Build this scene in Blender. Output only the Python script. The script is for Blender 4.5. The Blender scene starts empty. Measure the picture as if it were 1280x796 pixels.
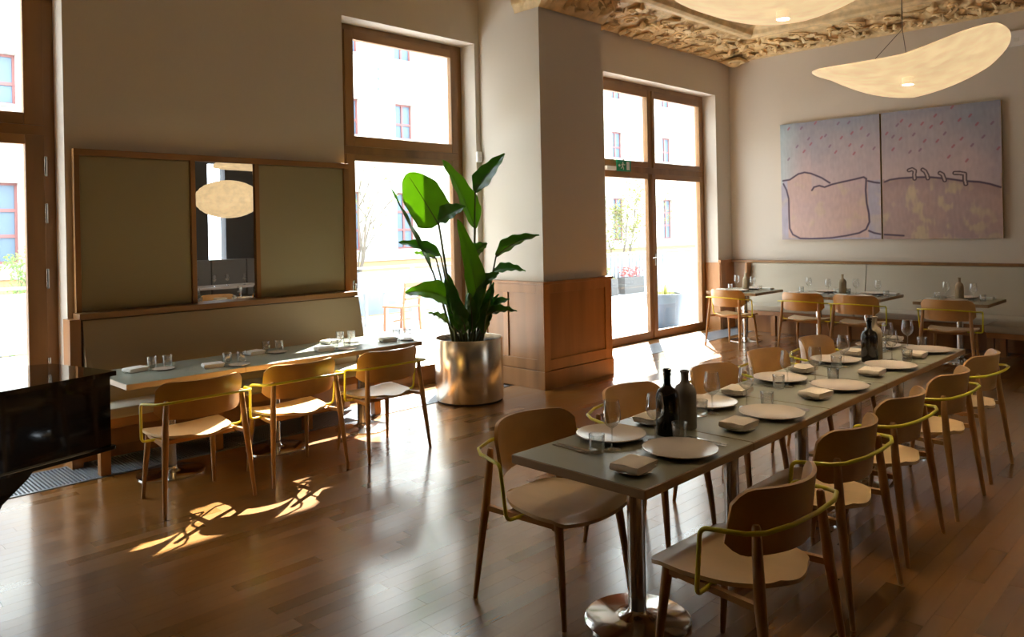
import bpy, bmesh, math, random
from mathutils import Vector, Matrix, noise

random.seed(7)
D = bpy.data
SC = bpy.context.scene
COL = SC.collection
PI = math.pi

# ------------------------------------------------------------------ camera
H = 1.70
YAW, ROLL = math.radians(44.704), math.radians(1.136)
cd = D.cameras.new('camera')
cam = D.objects.new('camera', cd)
COL.objects.link(cam)
cd.sensor_width = 36.0
cd.lens = 955.0 / 1280 * 36
cd.shift_y = -110.2 / 1280
cd.clip_start, cd.clip_end = 0.05, 300
Fv = Vector((math.cos(YAW), math.sin(YAW), 0))
Rv = Vector((math.sin(YAW), -math.cos(YAW), 0))
Uv = Vector((0, 0, 1))
rr = Rv * math.cos(ROLL) - Uv * math.sin(ROLL)
uu = Rv * math.sin(ROLL) + Uv * math.cos(ROLL)
mw = Matrix((rr, uu, -Fv)).transposed().to_4x4()
mw.translation = Vector((0, 0, H))
cam.matrix_world = mw
SC.camera = cam

# ------------------------------------------------------------------ world, sun, portals, exposure
W = D.worlds.new('sky')
SC.world = W
W.use_nodes = True
bg = W.node_tree.nodes['Background']
bg.inputs[0].default_value = (0.80, 0.905, 1.0, 1)
bg.inputs[1].default_value = 12.0
sd = D.lights.new('sun', 'SUN')
sun = D.objects.new('sun', sd)
COL.objects.link(sun)
sd.energy = 58.0
sd.angle = math.radians(0.55)
sd.color = (1.0, 0.955, 0.89)
SUN_AZ = Vector((0.80, 0.60, 0)).normalized()
SUN_EL = math.radians(41.6)
sdir = SUN_AZ * math.cos(SUN_EL) + Vector((0, 0, math.sin(SUN_EL)))
sun.location = sdir * 40
sun.rotation_euler = sdir.to_track_quat('Z', 'Y').to_euler()
for i, (x0, x1) in enumerate(((-0.1, 1.73), (4.17, 5.93), (8.35, 11.25))):
    pl = D.lights.new('window_portal', 'AREA')
    pl.shape = 'RECTANGLE'
    pl.size, pl.size_y = x1 - x0, 3.8
    po = D.objects.new('window_portal', pl)
    po.location = ((x0 + x1) / 2, 6.84, 1.93)
    po.rotation_euler = (-PI / 2, 0, 0)
    COL.objects.link(po)
    pl.cycles.is_portal = True
vs = SC.view_settings
vs.view_transform = 'Standard'
vs.look = 'None'
vs.exposure = 0.08
vs.gamma = 1.0
vs.use_curve_mapping = False
SC.cycles.use_denoising = True
SC.cycles.max_bounces = 10
SC.cycles.diffuse_bounces = 6
SC.cycles.glossy_bounces = 4
SC.cycles.transparent_max_bounces = 24
SC.cycles.caustics_reflective = False
SC.cycles.caustics_refractive = False
SC.cycles.sample_clamp_indirect = 6.0

# ------------------------------------------------------------------ materials
def nt_new(name):
    m = D.materials.new(name)
    m.use_nodes = True
    nt = m.node_tree
    b = nt.nodes['Principled BSDF']
    return m, nt, b

def mat(name, col, rough=0.5, metal=0.0, spec=0.5, bump=0.0, bscale=40.0, var=0.0, vscale=6.0, stretch=(1, 1, 1), coat=0.0, rvar=0.0):
    m, nt, b = nt_new(name)
    N, L = nt.nodes, nt.links
    b.inputs['Base Color'].default_value = (*col, 1)
    b.inputs['Roughness'].default_value = rough
    b.inputs['Metallic'].default_value = metal
    b.inputs['Specular IOR Level'].default_value = spec
    b.inputs['Coat Weight'].default_value = coat
    if var or bump or rvar:
        tc = N.new('ShaderNodeTexCoord')
        mp = N.new('ShaderNodeMapping')
        mp.inputs['Scale'].default_value = stretch
        L.new(tc.outputs['Object'], mp.inputs[0])
    if var or rvar:
        nz = N.new('ShaderNodeTexNoise')
        nz.inputs['Scale'].default_value = vscale
        nz.inputs['Detail'].default_value = 4
        L.new(mp.outputs[0], nz.inputs[0])
    if var:
        oi = N.new('ShaderNodeObjectInfo')
        ad = N.new('ShaderNodeMath'); ad.operation = 'MULTIPLY_ADD'
        L.new(oi.outputs['Random'], ad.inputs[0])
        ad.inputs[1].default_value = 0.25
        L.new(nz.outputs[0], ad.inputs[2])
        mx = N.new('ShaderNodeMix'); mx.data_type = 'RGBA'
        mx.inputs[6].default_value = (*[c * (1 - var) for c in col], 1)
        mx.inputs[7].default_value = (*[min(1, c * (1 + var)) for c in col], 1)
        mr = N.new('ShaderNodeMapRange')
        mr.inputs[1].default_value, mr.inputs[2].default_value = 0.35, 0.9
        L.new(ad.outputs[0], mr.inputs[0])
        L.new(mr.outputs[0], mx.inputs[0])
        L.new(mx.outputs[2], b.inputs['Base Color'])
    if bump:
        n2 = N.new('ShaderNodeTexNoise')
        n2.inputs['Scale'].default_value = bscale
        n2.inputs['Detail'].default_value = 5
        L.new(mp.outputs[0], n2.inputs[0])
        bp = N.new('ShaderNodeBump')
        bp.inputs['Strength'].default_value = bump
        bp.inputs['Distance'].default_value = 0.01
        L.new(n2.outputs[0], bp.inputs['Height'])
        L.new(bp.outputs[0], b.inputs['Normal'])
    return m

def plank_mat(name, dark, light, rough, spec=0.5):
    m, nt, b = nt_new(name)
    N, L = nt.nodes, nt.links
    ge = N.new('ShaderNodeNewGeometry')
    oi = N.new('ShaderNodeObjectInfo')
    ad = N.new('ShaderNodeMath'); ad.operation = 'ADD'
    L.new(ge.outputs['Random Per Island'], ad.inputs[0])
    L.new(oi.outputs['Random'], ad.inputs[1])
    fr = N.new('ShaderNodeMath'); fr.operation = 'FRACT'
    L.new(ad.outputs[0], fr.inputs[0])
    mp = N.new('ShaderNodeMapping')
    mp.inputs['Scale'].default_value = (3, 45, 3)
    L.new(ge.outputs['Position'], mp.inputs[0])
    nz = N.new('ShaderNodeTexNoise')
    nz.inputs['Scale'].default_value = 1.0
    nz.inputs['Detail'].default_value = 5
    L.new(mp.outputs[0], nz.inputs[0])
    a2 = N.new('ShaderNodeMath'); a2.operation = 'MULTIPLY_ADD'
    L.new(nz.outputs[0], a2.inputs[0]); a2.inputs[1].default_value = 0.7
    L.new(fr.outputs[0], a2.inputs[2])
    mr = N.new('ShaderNodeMapRange')
    mr.inputs[1].default_value, mr.inputs[2].default_value = -0.35, 1.6
    L.new(a2.outputs[0], mr.inputs[0])
    mx = N.new('ShaderNodeMix'); mx.data_type = 'RGBA'
    mx.inputs[6].default_value = (*dark, 1)
    mx.inputs[7].default_value = (*light, 1)
    L.new(mr.outputs[0], mx.inputs[0])
    L.new(mx.outputs[2], b.inputs['Base Color'])
    r2 = N.new('ShaderNodeMapRange')
    r2.inputs[3].default_value, r2.inputs[4].default_value = rough * 0.85, rough * 1.25
    L.new(fr.outputs[0], r2.inputs[0])
    L.new(r2.outputs[0], b.inputs['Roughness'])
    b.inputs['Specular IOR Level'].default_value = spec
    b.inputs['Coat Weight'].default_value = 1.0
    b.inputs['Coat IOR'].default_value = 1.7
    b.inputs['Coat Roughness'].default_value = 0.16
    return m

def thin_glass(name, tint=(1, 1, 1), refl=0.06, edge=0.5, rough=0.0, rim=None):
    m = D.materials.new(name); m.use_nodes = True
    nt = m.node_tree; N, L = nt.nodes, nt.links
    N.clear()
    out = N.new('ShaderNodeOutputMaterial')
    tr = N.new('ShaderNodeBsdfTransparent'); tr.inputs[0].default_value = (*tint, 1)
    if rim is not None:
        l2 = N.new('ShaderNodeLayerWeight'); l2.inputs[0].default_value = 0.55
        rp = N.new('ShaderNodeMix'); rp.data_type = 'RGBA'
        rp.inputs[6].default_value = (*tint, 1); rp.inputs[7].default_value = (*rim, 1)
        pw = N.new('ShaderNodeMath'); pw.operation = 'POWER'; pw.inputs[1].default_value = 2.5
        L.new(l2.outputs['Facing'], pw.inputs[0]); L.new(pw.outputs[0], rp.inputs[0])
        L.new(rp.outputs[2], tr.inputs[0])
    gl = N.new('ShaderNodeBsdfGlossy'); gl.inputs['Roughness'].default_value = rough
    lw = N.new('ShaderNodeLayerWeight'); lw.inputs[0].default_value = 0.25
    mr = N.new('ShaderNodeMapRange')
    mr.inputs[3].default_value, mr.inputs[4].default_value = refl, edge
    L.new(lw.outputs['Facing'], mr.inputs[0])
    mx = N.new('ShaderNodeMixShader')
    L.new(mr.outputs[0], mx.inputs[0])
    L.new(tr.outputs[0], mx.inputs[1]); L.new(gl.outputs[0], mx.inputs[2])
    L.new(mx.outputs[0], out.inputs[0])
    return m

def lamp_mat(name, col, strength, base=(0.9, 0.85, 0.72)):
    m, nt, b = nt_new(name)
    N, L = nt.nodes, nt.links
    tc = N.new('ShaderNodeTexCoord')
    nz = N.new('ShaderNodeTexNoise'); nz.inputs['Scale'].default_value = 9; nz.inputs['Detail'].default_value = 6
    L.new(tc.outputs['Object'], nz.inputs[0])
    mr = N.new('ShaderNodeMapRange')
    mr.inputs[1].default_value, mr.inputs[2].default_value = 0.3, 0.75
    mr.inputs[3].default_value, mr.inputs[4].default_value = strength * 0.78, strength * 1.12
    L.new(nz.outputs[0], mr.inputs[0])
    b.inputs['Base Color'].default_value = (*base, 1)
    b.inputs['Roughness'].default_value = 0.8
    b.inputs['Emission Color'].default_value = (*col, 1)
    L.new(mr.outputs[0], b.inputs['Emission Strength'])
    return m

def leaf_mat(name, col, trans):
    m, nt, b = nt_new(name)
    N, L = nt.nodes, nt.links
    b.inputs['Base Color'].default_value = (*col, 1)
    b.inputs['Roughness'].default_value = 0.28
    tl = N.new('ShaderNodeBsdfTranslucent')
    tl.inputs[0].default_value = (*trans, 1)
    mx = N.new('ShaderNodeMixShader'); mx.inputs[0].default_value = 0.45
    L.new(b.outputs[0], mx.inputs[1]); L.new(tl.outputs[0], mx.inputs[2])
    L.new(mx.outputs[0], N['Material Output'].inputs[0])
    return m

def attr_mat(name, rough=0.7):
    m, nt, b = nt_new(name)
    N, L = nt.nodes, nt.links
    a = N.new('ShaderNodeAttribute'); a.attribute_name = 'paint'
    nz = N.new('ShaderNodeTexNoise'); nz.inputs['Scale'].default_value = 14; nz.inputs['Detail'].default_value = 8
    tc = N.new('ShaderNodeTexCoord'); L.new(tc.outputs['Object'], nz.inputs[0])
    bp = N.new('ShaderNodeBump'); bp.inputs['Strength'].default_value = 0.25; bp.inputs['Distance'].default_value = 0.01
    L.new(nz.outputs[0], bp.inputs['Height']); L.new(bp.outputs[0], b.inputs['Normal'])
    L.new(a.outputs['Color'], b.inputs['Base Color'])
    b.inputs['Roughness'].default_value = rough
    return m

M = {}
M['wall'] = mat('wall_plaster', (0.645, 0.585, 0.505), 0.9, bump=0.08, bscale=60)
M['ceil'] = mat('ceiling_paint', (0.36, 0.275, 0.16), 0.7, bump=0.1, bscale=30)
M['carve'] = mat('carved_ornament_paint', (0.74, 0.54, 0.28), 0.5, bump=0.3, bscale=28, var=0.25, vscale=9)
M['wood'] = mat('stained_oak_frame', (0.25, 0.118, 0.032), 0.42, var=0.35, vscale=5, stretch=(1, 1, 0.12), bump=0.05)
M['woodH'] = mat('stained_oak_rail', (0.25, 0.118, 0.032), 0.42, var=0.35, vscale=5, stretch=(0.12, 1, 1), bump=0.05)
M['wains'] = mat('wainscot_oak', (0.36, 0.165, 0.055), 0.38, var=0.3, vscale=6, stretch=(1, 1, 0.1), bump=0.04)
M['floor'] = plank_mat('parquet_strip', (0.145, 0.055, 0.008), (0.285, 0.125, 0.023), 0.3, spec=0.5)
M['sub'] = mat('floor_joint', (0.05, 0.025, 0.01), 0.7)
M['oak'] = mat('light_oak_plywood', (0.52, 0.285, 0.095), 0.36, var=0.22, vscale=5, stretch=(1, 0.12, 1), bump=0.03)
M['oakseat'] = mat('pale_oak_seat', (0.66, 0.45, 0.225), 0.30, var=0.12, vscale=5, stretch=(1, 0.12, 1), bump=0.03)
M['oakleg'] = mat('oak_leg', (0.45, 0.235, 0.075), 0.4, var=0.22, vscale=6, stretch=(1, 1, 0.12))
M['yellow'] = mat('yellow_lacquered_steel', (0.72, 0.64, 0.03), 0.32)
M['lam'] = mat('grey_green_laminate', (0.27, 0.265, 0.185), 0.30, var=0.06, vscale=3)
M['lamedge'] = mat('laminate_edge', (0.36, 0.235, 0.12), 0.5)
M['lamL'] = mat('pale_green_laminate', (0.34, 0.37, 0.31), 0.22, var=0.05, vscale=3)
M['steel'] = mat('brushed_steel', (0.62, 0.60, 0.57), 0.22, metal=1.0)
M['steelp'] = mat('brushed_steel_pot', (0.80, 0.73, 0.62), 0.24, metal=1.0, bump=0.012, bscale=30, stretch=(30, 30, 0.2))
M['plate'] = mat('beige_stoneware', (0.68, 0.58, 0.47), 0.22)
M['white'] = mat('white_ceramic', (0.8, 0.78, 0.74), 0.3)
M['napkin'] = mat('beige_napkin_linen', (0.74, 0.63, 0.49), 0.9, bump=0.05, bscale=160)
M['napw'] = mat('white_napkin_linen', (0.80, 0.77, 0.72), 0.9, bump=0.05, bscale=160)
M['black'] = mat('black_bottle_glass', (0.012, 0.010, 0.009), 0.12)
M['grey'] = mat('grey_stoneware_bottle', (0.23, 0.195, 0.15), 0.55, bump=0.05)
M['tan'] = mat('tan_stoneware_bottle', (0.36, 0.28, 0.17), 0.55, bump=0.05)
M['bench'] = mat('beige_upholstery', (0.47, 0.43, 0.345), 0.85, bump=0.12, bscale=220)
M['olive'] = mat('olive_upholstery', (0.31, 0.265, 0.155), 0.85, bump=0.12, bscale=220)
M['brownfab'] = mat('brown_grey_upholstery', (0.32, 0.255, 0.165), 0.85, bump=0.12, bscale=220)
M['mirror'] = mat('mirror_silver', (0.86, 0.86, 0.86), 0.0, metal=1.0)
M['piano'] = mat('black_piano_lacquer', (0.004, 0.004, 0.004), 0.06, coat=0.5)
M['soil'] = mat('potting_soil', (0.02, 0.014, 0.01), 0.95, bump=0.6, bscale=60)
M['leaf'] = leaf_mat('leaf_bright_green', (0.075, 0.18, 0.018), (0.25, 0.43, 0.04))
M['leafd'] = leaf_mat('leaf_dark_green', (0.05, 0.14, 0.03), (0.14, 0.32, 0.04))
M['stem'] = mat('plant_stem_green', (0.09, 0.10, 0.03), 0.5)
M['lampA'] = lamp_mat('lamp_paper_front', (1.0, 0.715, 0.38), 0.80, (0.45, 0.38, 0.27))
M['lampB'] = lamp_mat('lamp_paper_lantern', (1.0, 0.70, 0.36), 0.88, (0.4, 0.34, 0.24))
M['led'] = lamp_mat('led_diffuser', (1.0, 0.80, 0.54), 2400.0)  # strong emitter added under the pendants to brighten the long table
M['cable'] = mat('dark_cable', (0.05, 0.04, 0.035), 0.6)
M['pane'] = thin_glass('window_pane_glass', (0.97, 0.98, 0.97), 0.04, 0.30)
M['glass'] = thin_glass('drinking_glass', (0.97, 0.975, 0.97), 0.12, 0.95, 0.02, (0.62, 0.62, 0.61))
M['dark'] = mat('dark_recess', (0.02, 0.015, 0.012), 0.8)
M['grille'] = mat('anodised_grille_slat', (0.33, 0.36, 0.40), 0.4, metal=0.6)
M['facade'] = mat('cream_render_facade', (0.50, 0.47, 0.42), 0.9, bump=0.1, bscale=3)
M['band'] = mat('ochre_render_plinth', (0.36, 0.22, 0.105), 0.9)
M['reveal'] = mat('facade_reveal_grey', (0.3, 0.29, 0.28), 0.9)
M['fframe'] = mat('red_brown_window_frame', (0.20, 0.075, 0.07), 0.6)
M['fpane'] = mat('far_window_glass', (0.10, 0.14, 0.19), 0.2, spec=0.25)
M['terr'] = mat('pale_terrace_paving', (0.47, 0.475, 0.48), 0.7, var=0.08, vscale=2)
M['street'] = mat('pale_street_ground', (0.30, 0.29, 0.27), 0.9, var=0.1, vscale=0.4)
M['rail'] = mat('white_railing_metal', (0.40, 0.41, 0.43), 0.4)
M['infill'] = mat('pale_blue_railing_panel', (0.21, 0.245, 0.28), 0.4)
M['railglass'] = thin_glass('railing_glass', (0.86, 0.91, 0.93), 0.10, 0.4)
M['orange'] = mat('orange_garden_wood', (0.24, 0.085, 0.03), 0.5, var=0.15)
M['bluepot'] = mat('blue_grey_planter', (0.06, 0.085, 0.12), 0.6)
M['bark'] = mat('pale_bark', (0.13, 0.105, 0.08), 0.9)
M['petal'] = mat('red_petal', (0.30, 0.04, 0.03), 0.6)
M['foll'] = leaf_mat('yellow_green_foliage', (0.20, 0.21, 0.06), (0.30, 0.31, 0.08))
M['folg'] = leaf_mat('mid_green_foliage', (0.16, 0.25, 0.08), (0.3, 0.45, 0.1))
M['green'] = mat('exit_sign_green', (0.0, 0.24, 0.11), 0.4)
M['signw'] = mat('exit_sign_white', (0.8, 0.85, 0.82), 0.4)
M['plastic'] = mat('white_plastic', (0.88, 0.87, 0.85), 0.4)
M['greywall'] = mat('grey_wall_paint', (0.075, 0.072, 0.07), 0.9)
M['greyfab'] = mat('grey_upholstery', (0.20, 0.19, 0.175), 0.85)
M['paint'] = attr_mat('painted_canvas')
M['gold'] = mat('gilt_canvas_edge', (0.42, 0.29, 0.10), 0.5)
M['chrome'] = mat('chrome', (0.72, 0.72, 0.72), 0.12, metal=1.0)

# ------------------------------------------------------------------ mesh helpers
class MB:
    """collects vertices and faces of one mesh"""
    def __init__(s):
        s.v, s.f, s.sm = [], [], []
    def add(s, v, f, smooth=False):
        o = len(s.v)
        s.v += [tuple(p) for p in v]
        s.f += [tuple(i + o for i in q) for q in f]
        s.sm += [smooth] * len(f)
        return s
    def box(s, a, b, bev=0.0):
        x0, y0, z0 = a; x1, y1, z1 = b
        if bev <= 0:
            v = [(x0, y0, z0), (x1, y0, z0), (x1, y1, z0), (x0, y1, z0), (x0, y0, z1), (x1, y0, z1), (x1, y1, z1), (x0, y1, z1)]
            return s.add(v, [(0, 3, 2, 1), (4, 5, 6, 7), (0, 1, 5, 4), (1, 2, 6, 5), (2, 3, 7, 6), (3, 0, 4, 7)])
        bm = bmesh.new()
        bmesh.ops.create_cube(bm, size=1)
        for q in bm.verts:
            q.co = Vector(((x0 + x1) / 2 + q.co.x * (x1 - x0), (y0 + y1) / 2 + q.co.y * (y1 - y0), (z0 + z1) / 2 + q.co.z * (z1 - z0)))
        bmesh.ops.bevel(bm, geom=bm.edges[:], offset=bev, segments=2, affect='EDGES', profile=0.6)
        bm.verts.index_update()
        s.add([q.co for q in bm.verts], [[q.index for q in f.verts] for f in bm.faces], False)
        bm.free()
        return s
    def tube(s, path, rad, n=10, cap=True, square=False):
        P = [Vector(p) for p in path]
        if not hasattr(rad, '__len__'):
            rad = [rad] * len(P)
        T = []
        for i in range(len(P)):
            t = (P[min(i + 1, len(P) - 1)] - P[max(i - 1, 0)])
            T.append(t.normalized())
        up = Vector((0, 0, 1)) if abs(T[0].z) < 0.9 else Vector((0, 1, 0))
        nrm = (up - T[0] * up.dot(T[0])).normalized()
        v = []
        for i, p in enumerate(P):
            if i:
                nrm = nrm - T[i] * nrm.dot(T[i])
                nrm.normalize()
            bn = T[i].cross(nrm)
            for k in range(n):
                a = 2 * PI * k / n + (PI / 4 if square else 0)
                v.append(p + (nrm * math.cos(a) + bn * math.sin(a)) * rad[i])
        f = []
        for i in range(len(P) - 1):
            for k in range(n):
                a, b = i * n + k, i * n + (k + 1) % n
                f.append((a, b, b + n, a + n))
        if cap:
            f.append(tuple(reversed(range(n))))
            f.append(tuple(range((len(P) - 1) * n, len(P) * n)))
        return s.add(v, f, not square)
    def lathe(s, prof, n=28, c=(0, 0, 0), smooth=True):
        v, f = [], []
        for r, z in prof:
            for k in range(n):
                a = 2 * PI * k / n
                v.append((c[0] + r * math.cos(a), c[1] + r * math.sin(a), c[2] + z))
        for i in range(len(prof) - 1):
            for k in range(n):
                a, b = i * n + k, i * n + (k + 1) % n
                f.append((a, b, b + n, a + n))
        if prof[0][0] > 0.0005:
            f.append(tuple(reversed(range(n))))
        if prof[-1][0] > 0.0005:
            f.append(tuple(range((len(prof) - 1) * n, len(prof) * n)))
        return s.add(v, f, smooth)
    def shell(s, prof, n=24, c=(0, 0, 0)):
        """open surface of revolution, no caps"""
        v, f = [], []
        for r, z in prof:
            for k in range(n):
                a = 2 * PI * k / n
                v.append((c[0] + r * math.cos(a), c[1] + r * math.sin(a), c[2] + z))
        for i in range(len(prof) - 1):
            for k in range(n):
                a, b = i * n + k, i * n + (k + 1) % n
                f.append((a, b, b + n, a + n))
        return s.add(v, f, True)
    def prism(s, poly, lo, hi, axis='z', smooth=False):
        n = len(poly)
        def P(p, h):
            return {'z': (p[0], p[1], h), 'y': (p[0], h, p[1]), 'x': (h, p[0], p[1])}[axis]
        v = [P(p, lo) for p in poly] + [P(p, hi) for p in poly]
        f = [tuple(reversed(range(n))), tuple(range(n, 2 * n))]
        f += [(i, (i + 1) % n, (i + 1) % n + n, i + n) for i in range(n)]
        return s.add(v, f, smooth)
    def grid(s, fn, nu, nv, smooth=True):
        v = [fn(i / nu, j / nv) for i in range(nu + 1) for j in range(nv + 1)]
        f = [(i * (nv + 1) + j, (i + 1) * (nv + 1) + j, (i + 1) * (nv + 1) + j + 1, i * (nv + 1) + j + 1) for i in range(nu) for j in range(nv)]
        return s.add(v, f, smooth)
    def slab(s, fn, nu, nv, th, nrm=None):
        """a sheet fn(u,v) given a thickness th along its normals, closed at the rim"""
        e = 1e-3
        top, bot = [], []
        for i in range(nu + 1):
            for j in range(nv + 1):
                u, w = i / nu, j / nv
                p = Vector(fn(u, w))
                du = Vector(fn(min(u + e, 1), w)) - Vector(fn(max(u - e, 0), w))
                dv = Vector(fn(u, min(w + e, 1))) - Vector(fn(u, max(w - e, 0)))
                nn = du.cross(dv)
                nn = nn.normalized() if nn.length > 1e-12 else Vector((0, 0, 1))
                if nrm is not None:
                    nn = Vector(nrm)
                top.append(p + nn * th / 2); bot.append(p - nn * th / 2)
        K = len(top)
        idx = lambda i, j: i * (nv + 1) + j
        f = []
        for i in range(nu):
            for j in range(nv):
                q = (idx(i, j), idx(i + 1, j), idx(i + 1, j + 1), idx(i, j + 1))
                f.append(q)
                f.append(tuple(K + t for t in reversed(q)))
        ring = [idx(i, 0) for i in range(nu)] + [idx(nu, j) for j in range(nv)] + [idx(i, nv) for i in range(nu, 0, -1)] + [idx(0, j) for j in range(nv, 0, -1)]
        for a, b in zip(ring, ring[1:] + ring[:1]):
            f.append((b, a, a + K, b + K))
        return s.add(top + bot, f, True)
    def mesh(s, name, m):
        me = D.meshes.new(name)
        me.from_pydata(s.v, [], s.f)
        me.polygons.foreach_set('use_smooth', s.sm)
        if any(s.sm) and len(s.f) < 12000:
            me.set_sharp_from_angle(angle=math.radians(48))
        if m is not None:
            me.materials.append(M[m] if isinstance(m, str) else m)
        me.update()
        return me

def link(name, data, parent=None, loc=None, rz=None):
    o = D.objects.new(name, data)
    COL.objects.link(o)
    if parent is not None:
        o.parent = parent
    if loc is not None:
        o.location = loc
    if rz is not None:
        o.rotation_euler = (0, 0, rz)
    return o

def part(name, mb, m, parent, label=None, **k):
    o = link(name, mb.mesh(name, m), parent, **k)
    if label:
        o['label'] = label
    return o

def tag(o, label, cat, group=None):
    o['label'] = label
    o['category'] = cat
    if group:
        o['group'] = group
    return o

def thing(name, label, cat, loc=(0, 0, 0), rz=0.0, group=None):
    o = link(name, None, None, loc, rz)
    o.empty_display_size = 0.1
    return tag(o, label, cat, group)

def struct(name, mb, m, parent=None, loc=None):
    o = link(name, mb.mesh(name, m), parent, loc)
    if parent is None:
        o['kind'] = 'structure'
    return o

def sroot(name, loc=(0, 0, 0)):
    o = link(name, None, None, loc)
    o['kind'] = 'structure'
    return o

def copy_thing(src, label, loc, rz=0.0, group=None):
    r = src.copy(); COL.objects.link(r)
    r.location = loc; r.rotation_euler = (0, 0, rz)
    r['label'] = label
    if group:
        r['group'] = group
    for ch in src.children:
        c = ch.copy(); COL.objects.link(c); c.parent = r
        for g in ch.children:
            d = g.copy(); COL.objects.link(d); d.parent = c
    return r

def arc(cx, cy, r, a0, a1, n):
    return [(cx + r * math.cos(math.radians(a0 + (a1 - a0) * i / n)), cy + r * math.sin(math.radians(a0 + (a1 - a0) * i / n))) for i in range(n + 1)]

def round_path(pts, r, n=5):
    """polyline with its corners rounded"""
    P = [Vector(p) for p in pts]
    out = [P[0]]
    for i in range(1, len(P) - 1):
        a, b, c = P[i - 1], P[i], P[i + 1]
        d1, d2 = (a - b), (c - b)
        k = min(r, d1.length * 0.49, d2.length * 0.49)
        p, q = b + d1.normalized() * k, b + d2.normalized() * k
        for t in range(n + 1):
            u = t / n
            out.append(p * (1 - u) ** 2 + b * 2 * u * (1 - u) + q * u * u)
    out.append(P[-1])
    return out

def holed_wall(y0, y1, xr, zr, holes):
    """a wall slab between y0 and y1 with rectangular openings (x0,x1,z0,z1)"""
    mb = MB()
    xs = sorted({xr[0], xr[1], *[h[0] for h in holes], *[h[1] for h in holes]})
    zs = sorted({zr[0], zr[1], *[h[2] for h in holes], *[h[3] for h in holes]})
    solid = lambda x, z: xr[0] < x < xr[1] and zr[0] < z < zr[1] and not any(h[0] < x < h[1] and h[2] < z < h[3] for h in holes)
    for i in range(len(xs) - 1):
        for j in range(len(zs) - 1):
            a, b, c, d = xs[i], xs[i + 1], zs[j], zs[j + 1]
            xm, zm = (a + b) / 2, (c + d) / 2
            if not solid(xm, zm):
                continue
            mb.add([(a, y0, c), (b, y0, c), (b, y0, d), (a, y0, d)], [(0, 1, 2, 3)])
            mb.add([(a, y1, c), (b, y1, c), (b, y1, d), (a, y1, d)], [(3, 2, 1, 0)])
            if not solid(a - 1e-4, zm): mb.add([(a, y0, c), (a, y0, d), (a, y1, d), (a, y1, c)], [(0, 1, 2, 3)])
            if not solid(b + 1e-4, zm): mb.add([(b, y0, c), (b, y1, c), (b, y1, d), (b, y0, d)], [(0, 1, 2, 3)])
            if not solid(xm, c - 1e-4): mb.add([(a, y0, c), (a, y1, c), (b, y1, c), (b, y0, c)], [(0, 1, 2, 3)])
            if not solid(xm, d + 1e-4): mb.add([(a, y0, d), (b, y0, d), (b, y1, d), (a, y1, d)], [(0, 1, 2, 3)])
    return mb

# ================================================================== SETTING
YW, XW, ZC = 6.45, 11.80, 4.80          # window wall, right wall, ceiling
XB, YB = -4.0, -2.6                      # far ends of the room out of view
HOLES = [(-0.10, 1.73, -0.2, 3.85), (4.19, 5.96, -0.2, 3.85), (8.35, 11.34, -0.2, 3.86)]
struct('wall_window', holed_wall(YW, YW + 0.42, (XB, XW), (-0.2, ZC), HOLES), 'wall')
struct('wall_right', MB().box((XW, YB, -0.2), (XW + 0.2, YW + 0.42, ZC)), 'wall')
struct('wall_left', MB().box((XB - 0.2, YB, -0.2), (XB, YW + 0.42, ZC)), 'greywall')
struct('wall_back', holed_wall(YB - 0.25, YB, (XB - 0.2, XW + 0.2), (-0.2, ZC), [(6.75, 7.12, 0.95, 3.2)]), 'greywall')

# floor: parquet strips laid along the window wall
floor = struct('floor', MB().box((XB - 0.2, YB - 0.25, -0.2), (XW + 0.2, YW + 0.3, -0.012)), 'sub')
PW, GAP = 0.085, 0.0004
strips = []
rnd = random.Random(3)
y = YB
while y < YW + 0.27:
    x = XB - rnd.random() * 0.6
    while x < XW:
        ln = rnd.choice((0.46, 0.58, 0.72))
        cx, cy = x + ln / 2, y + PW / 2
        if not (5.92 <= cy <= 6.42 and cx > -1):
            strips.append((x, y, ln))
        x += ln
    y += PW
def in_view(x, y):
    p = Vector((x, y, 0)) - Vector((0, 0, H))
    d = p.dot(Fv)
    if d < 0.3: return None
    px, py = 640 + 955 * p.dot(Rv) / d, 288 - 955 * p.dot(Uv) / d
    return d if -60 < px < 1340 and py < 860 else None
vis = []
for s in strips:
    d = in_view(s[0] + s[2] / 2, s[1] + PW / 2)
    if d is not None:
        vis.append((d, s))
vis.sort()
near = set(s for d, s in vis[:298])
plank_me = {}
for ln in (0.46, 0.58, 0.72):
    plank_me[ln] = MB().box((GAP, GAP, -0.012), (ln - GAP, PW - GAP, 0)).mesh('plank', 'floor')
rest = MB()
for s in strips:
    if s in near:
        link('plank', plank_me[s[2]], floor, (s[0], s[1], 0))
    else:
        rest.box((s[0] + GAP, s[1] + GAP, -0.012), (s[0] + s[2] - GAP, s[1] + PW - GAP, 0))
o = struct('parquet_planks', rest, 'floor', floor); o['kind'] = 'stuff'

# convector grille let into the floor along the windows
g = thing('floor_grille', 'long metal slatted convector grille in floor under the wall bench and windows', 'floor grille', (0, 0, 0))
part('channel', MB().box((-1, 5.93, -0.03), (5.90, 6.41, -0.02)).box((7.2, 5.93, -0.03), (XW, 6.41, -0.02)), 'dark', g)
part('frame', MB().box((-1, 5.925, -0.012), (5.90, 5.945, 0.002)).box((-1, 6.395, -0.012), (5.90, 6.415, 0.002)).box((7.2, 5.925, -0.012), (XW, 5.945, 0.002)).box((7.2, 6.395, -0.012), (XW, 6.415, 0.002)), 'grille', g)
sl = MB()
x = -1.0
while x < XW - 0.02:
    if x < 5.89 or x > 7.2:
        sl.box((x, 5.945, -0.018), (x + 0.011, 6.395, 0.001))
    x += 0.024
o = part('grille_slats', sl, 'grille', g); o['kind'] = 'stuff'

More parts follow.
